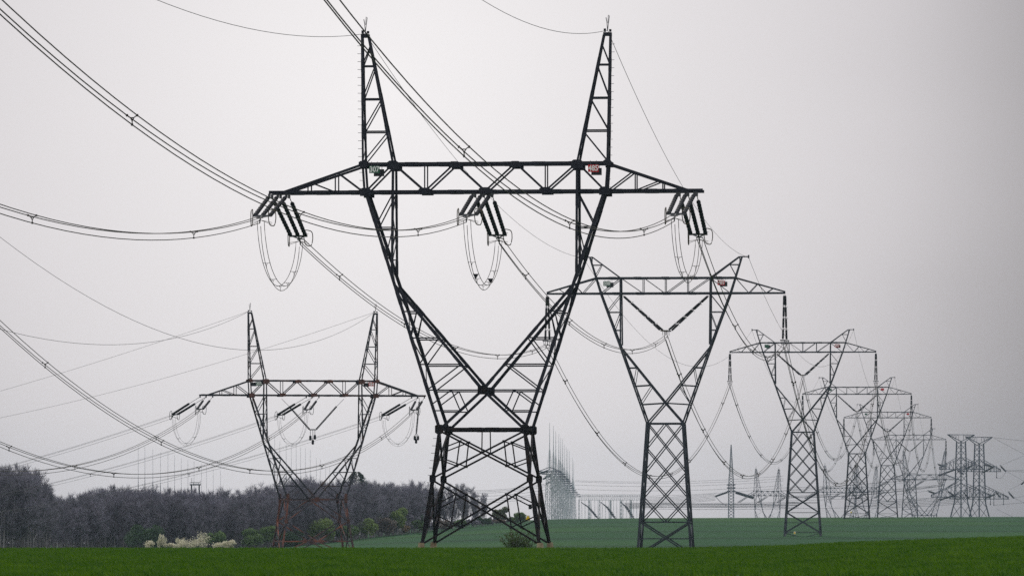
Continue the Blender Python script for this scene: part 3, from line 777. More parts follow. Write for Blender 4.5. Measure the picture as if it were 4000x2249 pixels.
# ---------------------------------------------------------------- rusty angle pylon and its two spans
Y2 = 684.0; Z2C = EYE + (YH - 1544) / F * Y2; X2 = (1222 - CX) / F * Y2; YAW2 = math.radians(11.3)
LOC2 = Vector((X2, Y2, Z2C - 20)); t2 = thing('lattice_pylon', LOC2, 'rust-streaked fork-headed pylon standing in front of the bare wood', 'pylon', None, YAW2)
fork_pylon(t2, False, M['rust_hi'], M['rust'], M['rust_plate'], M['foot_grey'])
MW2 = Matrix.Translation(LOC2) @ Matrix.Rotation(YAW2, 4, 'Z'); W2 = lambda x, y, d: MW2 @ Vector((x, y, d + 20))
for x, c, t, l in ((-6.75, 'green', '207', 'green plate reading 207 on the rusty pylon'), (6.95, 'red', '484', 'red plate reading 484 on the rusty pylon')):
    number_plate(MW2, (x, -1.12, 20 + 1.36), YAW2, t, c, l, .66, .46)
    number_plate(MW2, (x - .25, 1.1, 20 + 1.34), YAW2, None, c, f'dark plate back beside the {c} plate on the rusty pylon', .66, .46, True)
NV2, FV2 = Vector((-.75, -6.6, -1.6)), Vector((-3.75, 6.3, -2.0)); LATF = (.866, .5, 0); DF = (-.5, .866)
n2 = f2 = None
TLQ = {-12.88: (.1265, .00048, -.138, .00032), 0: (.1273, .00047, -.150, .00042), 12.88: (.1247, .00047, -.148, .00039)}
for x, nm in PH:
    a = W2(x, 0, -.2); l1 = f'twin dark insulators pulling towards the viewer under the rusty pylon {nm}'; l2 = f'twin long insulators pulling far to the left under the rusty pylon {nm}'
    an = a + Vector((.35, -.4, 0)); af = a + Vector((-.45, .4, 0))
    if n2 is None:
        n2 = tension_set(an, NV2, l1, n=2, pitch=.8, lat=LAT, group='insulator sets of the rusty pylon', discs=20, link_len=2.4, r=.14, mh=M['fit'])
        f2 = tension_set(af, FV2, l2, n=2, pitch=.8, lat=LATF, group='insulator sets of the rusty pylon', discs=24, link_len=3.0, r=.14, mh=M['fit'])
    else: dup(n2, an, l1); dup(f2, af, l2)
    NE = an + NV2 + NV2.normalized() * .9; FE = af + FV2 + FV2.normalized() * .9
    b, c, bf, cf = TLQ[x]
    curve_bundle('conductor_bundle', quad(NE, (.09, 1), b, c, -420, 60), LAT, f'three-wire line dipping in from the left edge to the rusty pylon {nm}', 'power line', r=.027, spacers=[qat(NE, (.09, 1), b, c, t) for t in (-33, -88, -143, -198, -255)], sp_r=.028, group='three-wire power lines')
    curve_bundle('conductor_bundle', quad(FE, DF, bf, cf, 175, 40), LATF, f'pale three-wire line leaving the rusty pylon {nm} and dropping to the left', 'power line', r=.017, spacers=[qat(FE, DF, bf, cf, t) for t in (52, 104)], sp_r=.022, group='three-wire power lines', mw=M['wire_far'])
    zb = a.z - 5.6; n0 = NE + Vector((0, .5, -.1)); f0 = FE + Vector((.3, -.5, -.1)); pts = []
    for i in range(29):
        t = i / 28; p = lerp(n0, f0, .5 - .5 * math.cos(math.pi * t)); zl = lerp(n0.z, f0.z, t); p.z = zl + (zb - zl) * (1 - abs(2*t - 1) ** 1.9); pts.append(p)
    curve_bundle('jumper_loop', pts, (.9, .3, 0), f'hanging wire loop under the rusty pylon {nm}', 'jumper loop', r=.015, offs=((-.2, 0), (.2, 0), (0, -.28)), spacers=[pts[8], pts[14], pts[20]], sp_r=.014, group='hanging wire loops of the rusty pylon', mw=M['wire_far'])
o = thing('v_insulator', W2(0, 0, -.3), 'V-shaped insulator pair hung with weights in the rusty pylon fork', 'insulator set', None, YAW2)
for sx in (-1, 1):
    m = MB(); disc_string(m, Vector((sx*2.9, 0, -1.0)), Vector((sx*.42, 0, -3.75)), 20, .13); m.tube([(sx*3.8, 0, -.1), (sx*2.9, 0, -1.0)], .025, 5); m.build('insulator_string', M['ins'], o, smooth=True)
m = MB(); m.beam((-.45, 0, -3.8), (.45, 0, -3.8), .14, .06); m.build('yoke_plate', M['fit'], o)
for e, z in ((-.3, -4.5), (.25, -4.4), (0, -5.0)):
    m = MB(); m.tube([(e, 0, -3.8), (e, 0, z)], .03, 5); m.lathe([(0, .04), (.05, .14), (.5, .16), (.6, .06)], (e, 0, z), (0, 0, -1), 8); m.build('weight', M['ins'], o)
o = thing('suspension_insulator', W2(13.0, 0, -.2), 'single hanging insulator with weights at the rusty pylon right arm tip', 'insulator set', None, YAW2)
m = MB(); disc_string(m, Vector((0, 0, -.5)), Vector((-.35, 0, -4.2)), 22, .12); m.tube([(0, 0, 0), (0, 0, -.5)], .03, 5); m.build('insulator_string', M['ins'], o, smooth=True)
for e, z in ((-.55, -4.6), (-.15, -4.6), (-.38, -5.0)):
    m = MB(); m.tube([(-.35, 0, -4.2), (e, 0, z)], .03, 5); m.lathe([(0, .04), (.05, .13), (.45, .15), (.55, .05)], (e, 0, z), (0, 0, -1), 8); m.build('weight', M['ins'], o)
eb, ea = W2(-7.65, 0, 10.1), W2(7.65, 0, 10.1)
single_wire('earth_wire', quad(eb, (.09, 1), .1078, .00037, -420, 50), .02, 'thin wire from the rusty pylon left peak sagging to the left edge', 'wire', 'thin earth wires', M['wire_far'])
single_wire('earth_wire', quad(ea, (.09, 1), .1165, .00041, -420, 50), .02, 'thin wire from the rusty pylon right peak rising steeply to the left edge', 'wire', 'thin earth wires', M['wire_far'])
single_wire('earth_wire', quad(eb, DF, -.131, .00021, 175, 40), .017, 'faint straight wire falling left from the rusty pylon left peak', 'wire', 'thin earth wires', M['wire_far'])
single_wire('earth_wire', quad(ea, DF, -.136, .00030, 175, 40), .017, 'faint straight wire falling left from the rusty pylon right peak', 'wire', 'thin earth wires', M['wire_far'])

# ---------------------------------------------------------------- distant fork-headed pylons beyond the ridge
fp = thing('lattice_pylon', (0, 0, 0), 'x', 'pylon')
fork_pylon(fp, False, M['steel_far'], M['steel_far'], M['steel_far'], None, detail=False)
FARF = [((2998), 1935, 2150, 53, 'hazy twin-peaked pylon right of the single spire, well clear of the row'),
        ((3282), 1922, 2150, 38, 'hazy twin-peaked pylon seen between the third and fourth slim pylons'),
        ((3386), 1920, 2230, 57, 'hazy twin-peaked pylon half hidden by the fourth slim pylon'),
        ((3611), 1872, 2000, 14, 'hazy twin-peaked pylon just left of the two tall double-armed towers')]
for i, (px, py, Y, yw, lb) in enumerate(FARF):
    p = at(px, py, Y) - Vector((0, 0, 20)); rz = math.radians(yw)
    if i == 0: fp.location = p; fp.rotation_euler = (0, 0, rz); tag(fp, lb, 'pylon', 'distant twin-peaked pylons'); r = fp
    else: r = dup(fp, p, lb, rz, 'distant twin-peaked pylons')
    MWf = Matrix.Translation(p) @ Matrix.Rotation(rz, 4, 'Z')
    for x, nm in PH:
        a = MWf @ Vector((x, 0, 19.8)); v = Vector((-5.2, -3.5, -3.1)) if i == 3 else Vector((-3.5, -5, -2.2))
        q = thing('tension_insulator_set', a, f'slate grey insulator bundle under the {nm} of the {("first", "second", "third", "fourth")[i]} hazy twin-peaked pylon', 'insulator set', 'insulator sets of the distant pylons')
        for e in (-.35, .35):
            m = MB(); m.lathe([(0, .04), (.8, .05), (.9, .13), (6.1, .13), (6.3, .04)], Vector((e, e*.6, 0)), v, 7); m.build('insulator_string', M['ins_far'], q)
        m = MB(); m.beam(v + Vector((-.6, 0, 0)), v + Vector((.6, 0, 0)), .2); m.build('yoke_plate', M['steel_far'], q)

def lattice_legs(root, lv, ms, w=.22, wb=.1):
    for sx in (-1, 1):
        for s in (-1, 1):
            m = MB()
            for (z0, h0), (z1, h1) in zip(lv, lv[1:]): m.beam((sx*h0, s*h0, z0), (sx*h1, s*h1, z1), w)
            m.build('leg', ms, root)
def lattice_faces(root, lv, ms, wb, step=1.0, name='body_lattice'):
    hw = lambda z: interp(lv, z)
    zs = [lv[0][0]]
    while zs[-1] < lv[-1][0] - .5: zs.append(min(lv[-1][0], zs[-1] + max(.9, 1.7 * hw(zs[-1]) * step)))
    for f in range(4):
        m = MB(); R = Matrix.Rotation(f * math.pi / 2, 4, 'Z')
        for z0, z1 in zip(zs, zs[1:]):
            for sx in (-1, 1): m.beam(R @ Vector((sx*hw(z0), -hw(z0), z0)), R @ Vector((-sx*hw(z1), -hw(z1), z1)), wb, wb*.8)
        m.build(name, ms, root)
def double_tower(loc, rz, label):
    o = thing('lattice_tower', loc, label, 'pylon', 'tall double-armed towers', rz); H = 40.0; lv = [(0, 4.2), (14, 1.75), (37, 1.2)]
    lattice_legs(o, lv, M['steel_far'], .36); lattice_faces(o, lv, M['steel_far'], .15)
    for z, half, hh in ((15.5, 16.0, 5.2), (26.2, 11.6, 4.4)):
        for sx in (-1, 1):
            m = MB(); w0 = interp(lv, z)
            for s in (-1, 1):
                m.beam((sx*w0, s*w0, z), (sx*half, s*.3, z), .24); m.beam((sx*w0, s*interp(lv, z+hh), z + hh), (sx*half, s*.3, z + .8), .18)
                for t in (.15, .35, .55, .75, .95):
                    x = lerp(w0, half, t); m.beam((sx*x, s*lerp(w0, .3, t), z), (sx*x, s*lerp(w0, .3, t), lerp(z+hh, z+.8, t)), .1)
                for t in (.15, .35, .55, .75):
                    x0, x1 = lerp(w0, half, t), lerp(w0, half, t+.2); m.beam((sx*x0, s*lerp(w0, .3, t), z), (sx*x1, s*lerp(w0, .3, t+.2), lerp(z+hh, z+.8, t+.2)), .1)
            m.beam((sx*half, 0, z), (sx*half, 0, z + .9), .3)
            m.build('crossarm', M['steel_far'], o)
    m = MB(); w = 1.2
    for s in (-1, 1):
        m.beam((-7.2, s*.2, 39.6), (7.2, s*.2, 39.6), .22)
        for sx in (-1, 1):
            m.beam((sx*w, s*w, 37), (sx*7.2, s*.2, 39.6), .24)
            for t in (.2, .45, .7): m.beam((sx*lerp(w, 7.2, t), s*lerp(w, .2, t), lerp(37, 39.6, t)), (sx*lerp(w, 7.2, t-.15), s*.3, 39.6), .1)
    m.build('top_arm', M['steel_far'], o)
    return o
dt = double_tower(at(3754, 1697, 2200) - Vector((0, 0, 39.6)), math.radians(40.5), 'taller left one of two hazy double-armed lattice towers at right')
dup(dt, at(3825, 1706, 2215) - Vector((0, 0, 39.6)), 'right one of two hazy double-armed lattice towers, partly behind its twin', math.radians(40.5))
def far_string(px0, py0, px1, py1, Y, label, r=.17, n=2, group='slate insulators near the horizon'):
    a, b = at(px0, py0, Y), at(px1, py1, Y); o = thing('insulator_string', a, label, 'insulator', group); v = b - a; L0 = v.length
    m = MB()
    for k in range(n):
        off = Vector((0, .5*k, -.35*k)); m.lathe([(0, .05), (.06*L0, .06), (.08*L0, r), (.5*L0, r*1.08), (.94*L0, r), (L0, .05)], off, v + Vector((0, 0, .0)), 7)
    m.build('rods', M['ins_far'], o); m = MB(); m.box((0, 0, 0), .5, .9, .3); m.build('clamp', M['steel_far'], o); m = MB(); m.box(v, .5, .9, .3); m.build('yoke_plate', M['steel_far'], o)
STR = [(3908, 1817, 3929, 1838), (3940, 1920, 3961, 1943), (3884, 1820, 3838, 1843), (3888, 1928, 3850, 1942), (3800, 1815, 3772, 1828),
       (3664, 1811, 3692, 1820), (3740, 1828, 3672, 1852), (3748, 1838, 3764, 1850), (3625, 1915, 3656, 1925), (3702, 1916, 3732, 1935),
       (3733, 1930, 3670, 1950), (3768, 1926, 3785, 1942), (3845, 1811, 3880, 1822), (3890, 1918, 3908, 1940), (4000, 1880, 3990, 1889)]
for q in STR: far_string(*q, 2200, 'slate grey insulator slanting off one of the two double-armed towers', group='insulators of the double-armed towers')
for x, y0, y1 in ((3893, 1816, 1866), (3869, 1925, 1971), (3882, 1925, 1973), (3920, 1925, 1971)):
    o = thing('hanging_rod', at(x, y0, 2200), 'vertical rod hanging from a double-armed tower arm', 'insulator', 'hanging rods of the double-armed towers'); h = (y1 - y0) / F * 2200
    m = MB(); m.lathe([(0, .06), (.2, .12), (h*.9, .13), (h*.9 + .1, .26), (h, .26)], (0, 0, 0), (0, 0, -1), 6); m.build('rod', M['ins_far'], o)

# lone spire: a tension tower seen end-on
sp = thing('lattice_tower', at(2856, 2120, 2600), 'lone pale blue spire with a knotted waist between the second and third pylons', 'tower')
zt = at(2856, 1736, 2600).z - sp.location.z; zb_ = at(2856, 1905, 2600).z - sp.location.z; lv = [(0, 1.35), (zb_ - 4, 1.15), (zb_ - 1.5, 1.15), (zb_ + 4, 1.0), (zt * .72, .75), (zt, .06)]
lattice_legs(sp, lv, M['steel_mid'], .34); lattice_faces(sp, lv, M['steel_mid'], .2, .7)
m = MB()
for z in (zb_ - 1.5, zb_, zb_ + 1.4):
    for s in (-1, 1): m.beam((s*1.35, -9, z + .1), (s*1.35, 9, z + .1), .55); m.beam((-1.3, s*6, z), (1.3, s*6, z), .3)
m.build('crossarm', M['steel_far'], sp)
far_string(2846, 1918, 2794, 1936, 2590, 'thick slate insulator reaching down left from the lone spire', .28)
far_string(2868, 1917, 2945, 1941, 2590, 'thick band of slate insulators reaching down right from the lone spire', .3, 3)
single_wire('jumper_wire', [at(2794 + (2860-2794)*t, 1937 + 38*math.sin(math.pi*t*.62), 2590) for t in [i/10 for i in range(11)]], .12, 'drooping wire loop left of the lone spire', 'wire', None, M['wire_far'])

# pale switchyard: spiked towers in a receding row and low gantries
SPX = [2147, 2162, 2171, 2183, 2190, 2197, 2204, 2212, 2218, 2225, 2236, 2241]; SPY = [1649, 1662, 1682, 1694, 1708, 1712, 1735, 1745, 1752, 1761, 1785, 1800]
BDY = [1836, 1846, 1856, 1866, 1874, 1882, 1892, 1901, 1910, 1918, 1927, 1936]
for i in range(12):
    Y = 2500 + 150 * i; b = at(SPX[i], 2150, Y); zt = at(SPX[i], SPY[i], Y).z - b.z; zb_ = at(SPX[i], BDY[i], Y).z - b.z
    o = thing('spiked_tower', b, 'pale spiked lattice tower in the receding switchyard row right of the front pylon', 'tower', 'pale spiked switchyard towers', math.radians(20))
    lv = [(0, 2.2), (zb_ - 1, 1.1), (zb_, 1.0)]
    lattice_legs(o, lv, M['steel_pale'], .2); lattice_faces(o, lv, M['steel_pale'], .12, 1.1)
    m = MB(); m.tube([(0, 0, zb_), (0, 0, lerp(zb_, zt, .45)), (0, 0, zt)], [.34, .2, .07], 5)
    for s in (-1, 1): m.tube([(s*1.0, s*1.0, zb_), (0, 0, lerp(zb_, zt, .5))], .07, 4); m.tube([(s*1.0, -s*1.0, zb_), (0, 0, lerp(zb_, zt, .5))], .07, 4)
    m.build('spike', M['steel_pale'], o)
    m = MB()
    for s in (-1, 1): m.beam((-5.5, s*.8, zb_ - .6), (5.5, s*.8, zb_ - .6), .42); m.beam((-5.5, s*.8, zb_ - .6), (0, s*.8, zb_ + 1.4), .16); m.beam((5.5, s*.8, zb_ - .6), (0, s*.8, zb_ + 1.4), .16)
    m.build('crossarm', M['steel_far'], o)
    if i < 5:
        far_string(SPX[i] - 4 - i, BDY[i] - 2 + 9*i, SPX[i] - 46 + 4*i, BDY[i] + 14 + 9*i, Y, 'pale insulator reaching left from the spiked switchyard towers', .24, 2, 'pale switchyard insulators')
GX = [2262, 2300, 2342, 2386, 2424, 2464]
for i, gx in enumerate(GX):
    Y = 2900 + 25 * i; b = at(gx, 2090, Y); ht = at(gx, 1931, Y).z - b.z; hb_ = at(gx, 1952, Y).z - b.z; wd_ = 42 / F * Y
    o = thing('switchyard_gantry', b, 'pale lattice gantry bay with slanting insulators in the low switchyard', 'gantry', 'pale switchyard gantry bays')
    for x in (0, wd_):
        m = MB()
        for s in (-1, 1):
            m.beam((x + s*.5, s*1.2, 0), (x + s*.2, s*.4, hb_), .22); m.beam((x - s*.5, s*1.2, 0), (x - s*.2, s*.4, hb_), .22)
        for k in range(9):
            z0, z1 = hb_ * k / 9, hb_ * (k + 1) / 9; m.beam((x - .45, 0, z0), (x + .4, 0, z1), .12); m.beam((x + .45, 0, z0), (x - .4, 0, z1), .12)
        m.build('column', M['steel_pale'], o)
    m = MB()
    for s in (-1, 1):
        m.beam((-.3, s*.9, ht), (wd_, s*.9, ht), .18); m.beam((-.3, s*.9, hb_), (wd_, s*.9, hb_), .18)
        for k in range(6):
            x0, x1 = wd_ * k / 6, wd_ * (k + 1) / 6; m.beam((x0, s*.9, hb_), (x1, s*.9, ht), .1); m.beam((x0, s*.9, hb_), (x0, s*.9, ht), .1)
    m.build('beam', M['steel_pale'], o)
    for k in range(3):
        m = MB(); x = wd_ * (.2 + .3 * k); m.beam((x, .6, 0), (x + .3, .4, hb_), .13); m.beam((x + .9, -.6, 0), (x + .2, -.4, hb_), .1); m.build('post', M['steel_pale'], o)
for gx, w_ in ((2270, 52), (2346, 44), (2424, 38)):
    o = thing('insulator_rack', at(gx, 1960, 2880), 'stack of slate insulators slanting down in front of the low pale gantries', 'insulator', 'slanting insulator stacks of the switchyard'); k = 2880 / F
    for i in range(7):
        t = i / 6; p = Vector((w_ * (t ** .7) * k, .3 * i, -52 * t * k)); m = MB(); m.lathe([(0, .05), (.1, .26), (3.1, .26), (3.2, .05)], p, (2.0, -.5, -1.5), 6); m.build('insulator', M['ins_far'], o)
    m = MB(); m.tube([(0, 0, 0), (w_ * .5 * k, 1, -20 * k), (w_ * k, 2, -52 * k)], .1, 5); m.build('yoke_plate', M['steel_far'], o)

# thin masts behind the wood and the watch platform
MA = [(540, 1746), (566, 1742), (597, 1753), (627, 1766), (656, 1766), (682, 1777), (708, 1787), (734, 1794), (758, 1801), (787, 1808), (807, 1822), (833, 1832), (861, 1836)]
MB_ = [(1073, 1700), (1093, 1721), (1118, 1735), (1138, 1738), (1157, 1728), (1174, 1745), (1193, 1748), (1212, 1757), (1236, 1788), (1251, 1793), (1272, 1817), (1288, 1821)]
def thin_mast(H):
    mm = MB()
    mm.tube([(0, 0, 0), (0, 0, H*.5), (0, 0, H)], [.10, .075, .04], 5)
    for s in (-1, 1):
        mm.beam((s*.55, .3, 0), (s*.05, 0, H*.62), .07)
    mm.beam((0, -.6, 0), (0, 0, H*.62), .07)
    for k in range(14):
        z0, z1 = H*.62*k/14, H*.62*(k+1)/14; w0, w1 = .55*(1-k/14), .55*(1-(k+1)/14); mm.beam((-w0, .2, z0), (w1, .2, z1), .04); mm.beam((w0, .2, z0), (-w1, .2, z1), .04)
    return mm.mesh('thin_mast', M['steel_far'])
tm = thin_mast(34.0)
for lst, lb, gp in ((MA, 'thin needle-like mast rising from behind the bare wood left of the rusty pylon', 'needle masts left of the rusty pylon'), (MB_, 'thin needle-like mast above the bare wood seen through the rusty pylon fork', 'needle masts seen through the rusty pylon')):
    for i, (px, py) in enumerate(lst):
        Y = 2300 + 28 * i; p = at(px, py, Y) - Vector((0, 0, 34)); tag(link('thin_mast', tm, None, p), lb, 'mast', gp)
o = thing('watch_platform', at(763, 2000, 1300), 'railed platform on two legs peeping over the bare wood', 'platform'); k = F / 1300; hz = (2000 - 1892) / k
m = MB(); m.box((0, 0, hz), 42/k, 1.6, .28); m.build('deck', M['steel_far'], o)
for x in (-15/k, 15/k): m = MB(); m.beam((x, 0, 0), (x, 0, hz), .3, .3); m.build('leg', M['steel_far'], o)
m = MB()
for i in range(7): x = (-20 + 40*i/6)/k; m.beam((x, -.7, hz), (x, -.7, hz + (26 if i == 1 else 16 if i == 6 else 10)/k), .09)
m.beam((-20/k, -.7, hz + 9/k), (20/k, -.7, hz + 9/k), .1); m.build('railing', M['steel_far'], o)

# hazy wires near the horizon
R = random.Random(11)
def far_wire(p, q, Y, sag, r=.05, label='faint grey wire stretched low across the horizon haze', gp='hazy wires along the horizon'):
    single_wire('distant_wire', para(at(*p, Y), at(*q, Y + 40), sag, 16), r, label, 'wire', gp, M['wire_far'])
for i, y in enumerate((1909, 1914, 1920, 1932, 1944, 1951, 1958)): far_wire((1790, y + 6), (2140, y - 22), 2450, 1.0, .06, 'faint grey wire between the bare wood and the spiked switchyard towers', 'hazy wires left of the switchyard')
for y0, y1 in ((1876, 1866), (1880, 1876), (1893, 1885), (1910, 1903), (1936, 1912)): far_wire((2247, y0), (3060, y1 - 8), 2700, 1.5, .055)
for i in range(9): y = 1963 + 2.6 * i; far_wire((2440, y), (3120, y - 3 + R.uniform(-3, 3)), 2900, R.uniform(0, .6), .085)
for i in range(6): y = 1935 + 5 * i; far_wire((2500, y + 8), (2795, y - 8), 2590, .4, .07)
for i in range(10): y = 1888 + R.uniform(0, 80); far_wire((3050, y + 14), (3690, y - 34), 2250, R.uniform(0, 2), .05, 'faint grey wire sloping up behind the row of slim pylons', 'hazy wires behind the pylon row')
for i in range(6): y = 1948 + 6 * i; far_wire((3300, y + 5), (3760, y - 12), 2300, .5, .07, 'faint grey wire sloping up behind the row of slim pylons', 'hazy wires behind the pylon row')
for p, q in (((3918, 1813), (4080, 1745)), ((3929, 1838), (4080, 1846)), ((3929, 1838), (4080, 1924)), ((3961, 1943), (4080, 1925)), ((3961, 1943), (4080, 2004)), ((3945, 1910), (4010, 1878)), ((3882, 1710), (4080, 1815)), ((3882, 1708), (4080, 1730)), ((3930, 1835), (4080, 1838)), ((3880, 1972), (4080, 1955)), ((3890, 1985), (3990, 2035))):
    far_wire(p, q, 2210, 0, .05, 'faint wire leaving the double-armed towers towards the right edge', 'hazy wires right of the double-armed towers')
single_wire('jumper_wire', [at(3894 + 36*t, 1866 - 26*t + 12*math.sin(math.pi*t), 2200) for t in [i/8 for i in range(9)]], .05, 'small drooping wire loop off the right double-armed tower', 'wire', None, M['wire_far'])

# ---------------------------------------------------------------- trees and shrubs
def rnd_dir(R): return Vector((R.gauss(0, 1), R.gauss(0, 1), R.gauss(0, 1))).normalized()
def bare_tree(seed, H, spread=.3, limbs=22, twig_w=.030, dens=1.0):
    R = random.Random(seed); tk = MB(); tw = MB()
    lean = Vector((R.uniform(-.05, .05), R.uniform(-.05, .05), 0)); top = .84 * H
    def stem(base, hh, rad):
        sp = []
        for i in range(7):
            t = i / 6; sp.append(base + Vector((lean.x*H*t + R.uniform(-.14, .14)*t, lean.y*H*t + R.uniform(-.14, .14)*t, hh*t)))
        tk.tube(sp, [rad*(1 - .88*i/6) for i in range(7)], 5); return sp
    spines = [stem(Vector((0, 0, 0)), top, .0115*H)]
    for q in range(2): spines.append(stem(Vector((R.uniform(-.8, .8), R.uniform(-.8, .8), 0)), top*R.uniform(.55, .85), .006*H))
    def twig(p, d, l):
        sd = d.cross(rnd_dir(R)).normalized() * twig_w * .5; o = len(tw.v); b = d * l + Vector((0, 0, .12*l))
        tw.v += [p - sd, p + sd, p + b*.55 + rnd_dir(R)*.06*l + sd*.5, p + b]; tw.f += [(o, o+1, o+2), (o, o+2, o+3)]
    def branch(p, d, l, r, lev):
        n = 4; pts = [p]; q = p.copy(); dd = d.copy()
        for i in range(n):
            dd = (dd + rnd_dir(R)*.26 + Vector((0, 0, .07))).normalized(); q = q + dd * (l/n); pts.append(q.copy())
        if r > .02: tk.tube(pts, [r*(1 - .8*i/n) for i in range(n+1)], 3)
        else: tw.tube(pts, [max(.011, r*(1 - .7*i/n)) for i in range(n+1)], 3)
        for j in range((4, 3, 0)[lev]):
            t = .25 + .75*R.random(); i = min(n-1, int(t*n)); b = lerp(pts[i], pts[i+1], t*n - i)
            branch(b, (dd*.65 + rnd_dir(R)*.75 + Vector((0, 0, .16))).normalized(), l*R.uniform(.35, .6), r*.45, lev+1)
        for j in range(int((4, 9, 9)[lev] * dens)):
            t = .12 + .88*R.random(); i = min(n-1, int(t*n)); b = lerp(pts[i], pts[i+1], t*n - i)
            twig(b, (dd*.65 + rnd_dir(R)*.85 + Vector((0, 0, .15))).normalized(), R.uniform(.3, .95) * (H/13))
    for si, spine in enumerate(spines):
        nl = limbs if si == 0 else 9
        for i in range(nl):
            t = (.40 if si == 0 else .3) + .58 * (i / nl) + R.uniform(-.03, .03); z = min(5.99, max(0, t*6)); k = int(z); p = lerp(spine[k], spine[k+1], z - k)
            a = R.random()*6.283 + i*2.4; up = R.uniform(.45, 1.25)
            branch(p, Vector((math.cos(a), math.sin(a), up)).normalized(), H*spread*(1.05 - .45*t)*R.uniform(.6, 1.1), .0055*H*(1.15-t), 0)
    return tk, tw
TV = []
for s in range(7):
    tk, tw = bare_tree(40 + s, 13.0, (.23, .26, .20, .24, .28, .21, .25)[s])
    mb = M['bark']; mt = M['twig'] 
    TV.append((tk.mesh('trunk', mb), tw.mesh('crown', mt)))
def tree(px, Y, H, v, label, group=None, name='bare_tree', cat='tree', meshes=None, sx=1.0):
    X = (px/.64375 - CX) / F * Y; o = thing(name, (X, Y, tz(X, Y) - .2), label, cat, group, random.uniform(0, 6.28))
    a, b = meshes or TV[v]; k = H / 13.0; o.scale = (k*sx, k*sx, k)
    link('trunk', a, o); link('crown', b, o); return o
TOP = [(0, 1162), (60, 1166), (100, 1180), (122, 1222), (140, 1240), (170, 1240), (220, 1224), (300, 1217), (380, 1219), (480, 1224), (540, 1228), (600, 1230), (640, 1216), (700, 1204), (760, 1197), (830, 1199), (900, 1200), (950, 1204), (1000, 1208), (1050, 1202), (1100, 1210), (1180, 1212), (1205, 1222), (1222, 1250)]
EDGE = [(-60, 930), (110, 940), (140, 1010), (600, 1030), (800, 1080), (900, 1130), (1000, 1180), (1230, 1290), (1330, 1345)]
R = random.Random(5); cnt = 0
for row in range(5):
    x = -45.0 + row * 5
    while x < 1215:
        Y = interp(EDGE, x) + row * 9 + R.uniform(-3, 3); X = (x/.64375 - CX)/F*Y
        top = interp(TOP, x) + (R.uniform(-5, 14) if row < 4 else R.uniform(0, 22)) + (R.uniform(4, 34) if row == 0 and x > 130 else 0)
        H = EYE + (YH*.64375 - top)/(F*.64375)*Y - tz(X, Y)
        if x > 1060 and (row > 2 or (row == 0 and R.random() < .4)): x += 10; continue
        H = max(5, H) * 1.0
        if x < 115: tree(x, Y, H, R.randrange(7), 'tall leafless tree at the left edge towering over the wood', 'tall trees at the left edge', sx=.9)
        elif x > 1060: tree(x, Y, H, R.randrange(7), 'slender leafless tree at the thin right end of the wood', 'slender trees at the right end of the wood', sx=.72)
        else: tree(x, Y, H, R.randrange(7), 'grey leafless tree in the dense wood on the left', 'bare trees of the wood', sx=.95)
        cnt += 1; x += R.uniform(15, 25) if x < 1060 else R.uniform(16, 30)

def conifer(px, top, Y, label, wide=.24):
    X = (px/.64375 - CX)/F*Y; H = EYE + (1300 - top)/14305.6*Y - tz(X, Y); o = thing('conifer', (X, Y, tz(X, Y)), label, 'tree'); R = random.Random(int(px))
    m = MB(); m.tube([(0, 0, 0), (0, 0, H*.95)], [.25, .04], 6); m.build('trunk', M['bark'], o)
    m = MB()
    for i in range(2600):
        t = R.random() ** .8; z = H*(.12 + .88*t); rr = H*wide*(1 - t)**.5 * R.uniform(.35, 1.0) + .15; a = R.random()*6.283
        p = Vector((math.cos(a)*rr, math.sin(a)*rr, z)); d = Vector((math.cos(a), math.sin(a), -.35 + R.uniform(-.2, .3))).normalized(); sd = d.cross(rnd_dir(R)).normalized()*R.uniform(.08, .2); l = R.uniform(.35, .8)
        k = len(m.v); m.v += [p - sd, p + sd, p + d*l]; m.f.append((k, k+1, k+2))
    m.build('crown', M['needle'], o)
conifer(897, 1186, 1150, 'dark rounded conifer standing out of the wood beside the rusty pylon', .3)
def leafy(name, px, top, bot, wpx, Y, mleaf, label, n=900, leaf=.28, cat='shrub', group=None, gaps=.5, stemmat=None, clumps=9):
    k = 14305.6 / Y; H = (bot - top)/k; W = wpx/k; X = (px - 1287.5)/14305.6*Y; z0 = EYE + (1300 - bot)/k
    zt = min(z0, tz(X, Y) + .2); H += z0 - zt
    o = thing(name, (X, Y, zt), label, cat, group); R = random.Random(int(px*7 + top))
    st = MB(); lf = MB(); cl = []
    for i in range(clumps):
        a = R.random()*6.283; rr = math.sqrt(R.random())*.5; c = Vector((math.cos(a)*rr*W*.78, math.sin(a)*rr*W*.6, H*(.3 + .62*R.random()*(1 - rr*.7)))); cl.append((c, R.uniform(.16, .3)*min(W, H*1.3)))
        st.tube([(0, 0, 0), c*.5 + Vector((0, 0, H*.08)), c], [.05*H*.4, .03*H*.4, .012*H*.4], 4)
    for i in range(n):
        c, r = R.choice(cl); d = rnd_dir(R); p = c + Vector((d.x, d.y, d.z*.85)) * (r * R.random()**.45)
        if p.z < .02: p.z = R.random()*.3*H
        u = rnd_dir(R); v = u.cross(rnd_dir(R)).normalized(); s = leaf*R.uniform(.5, 1.15); q = len(lf.v)
        lf.v += [p - u*s*.5, p + v*s*.3, p + u*s*.5, p - v*s*.3]; lf.f.append((q, q+1, q+2, q+3))
    st.build('stems', stemmat or M['bark'], o); lf.build('foliage', mleaf, o); return o
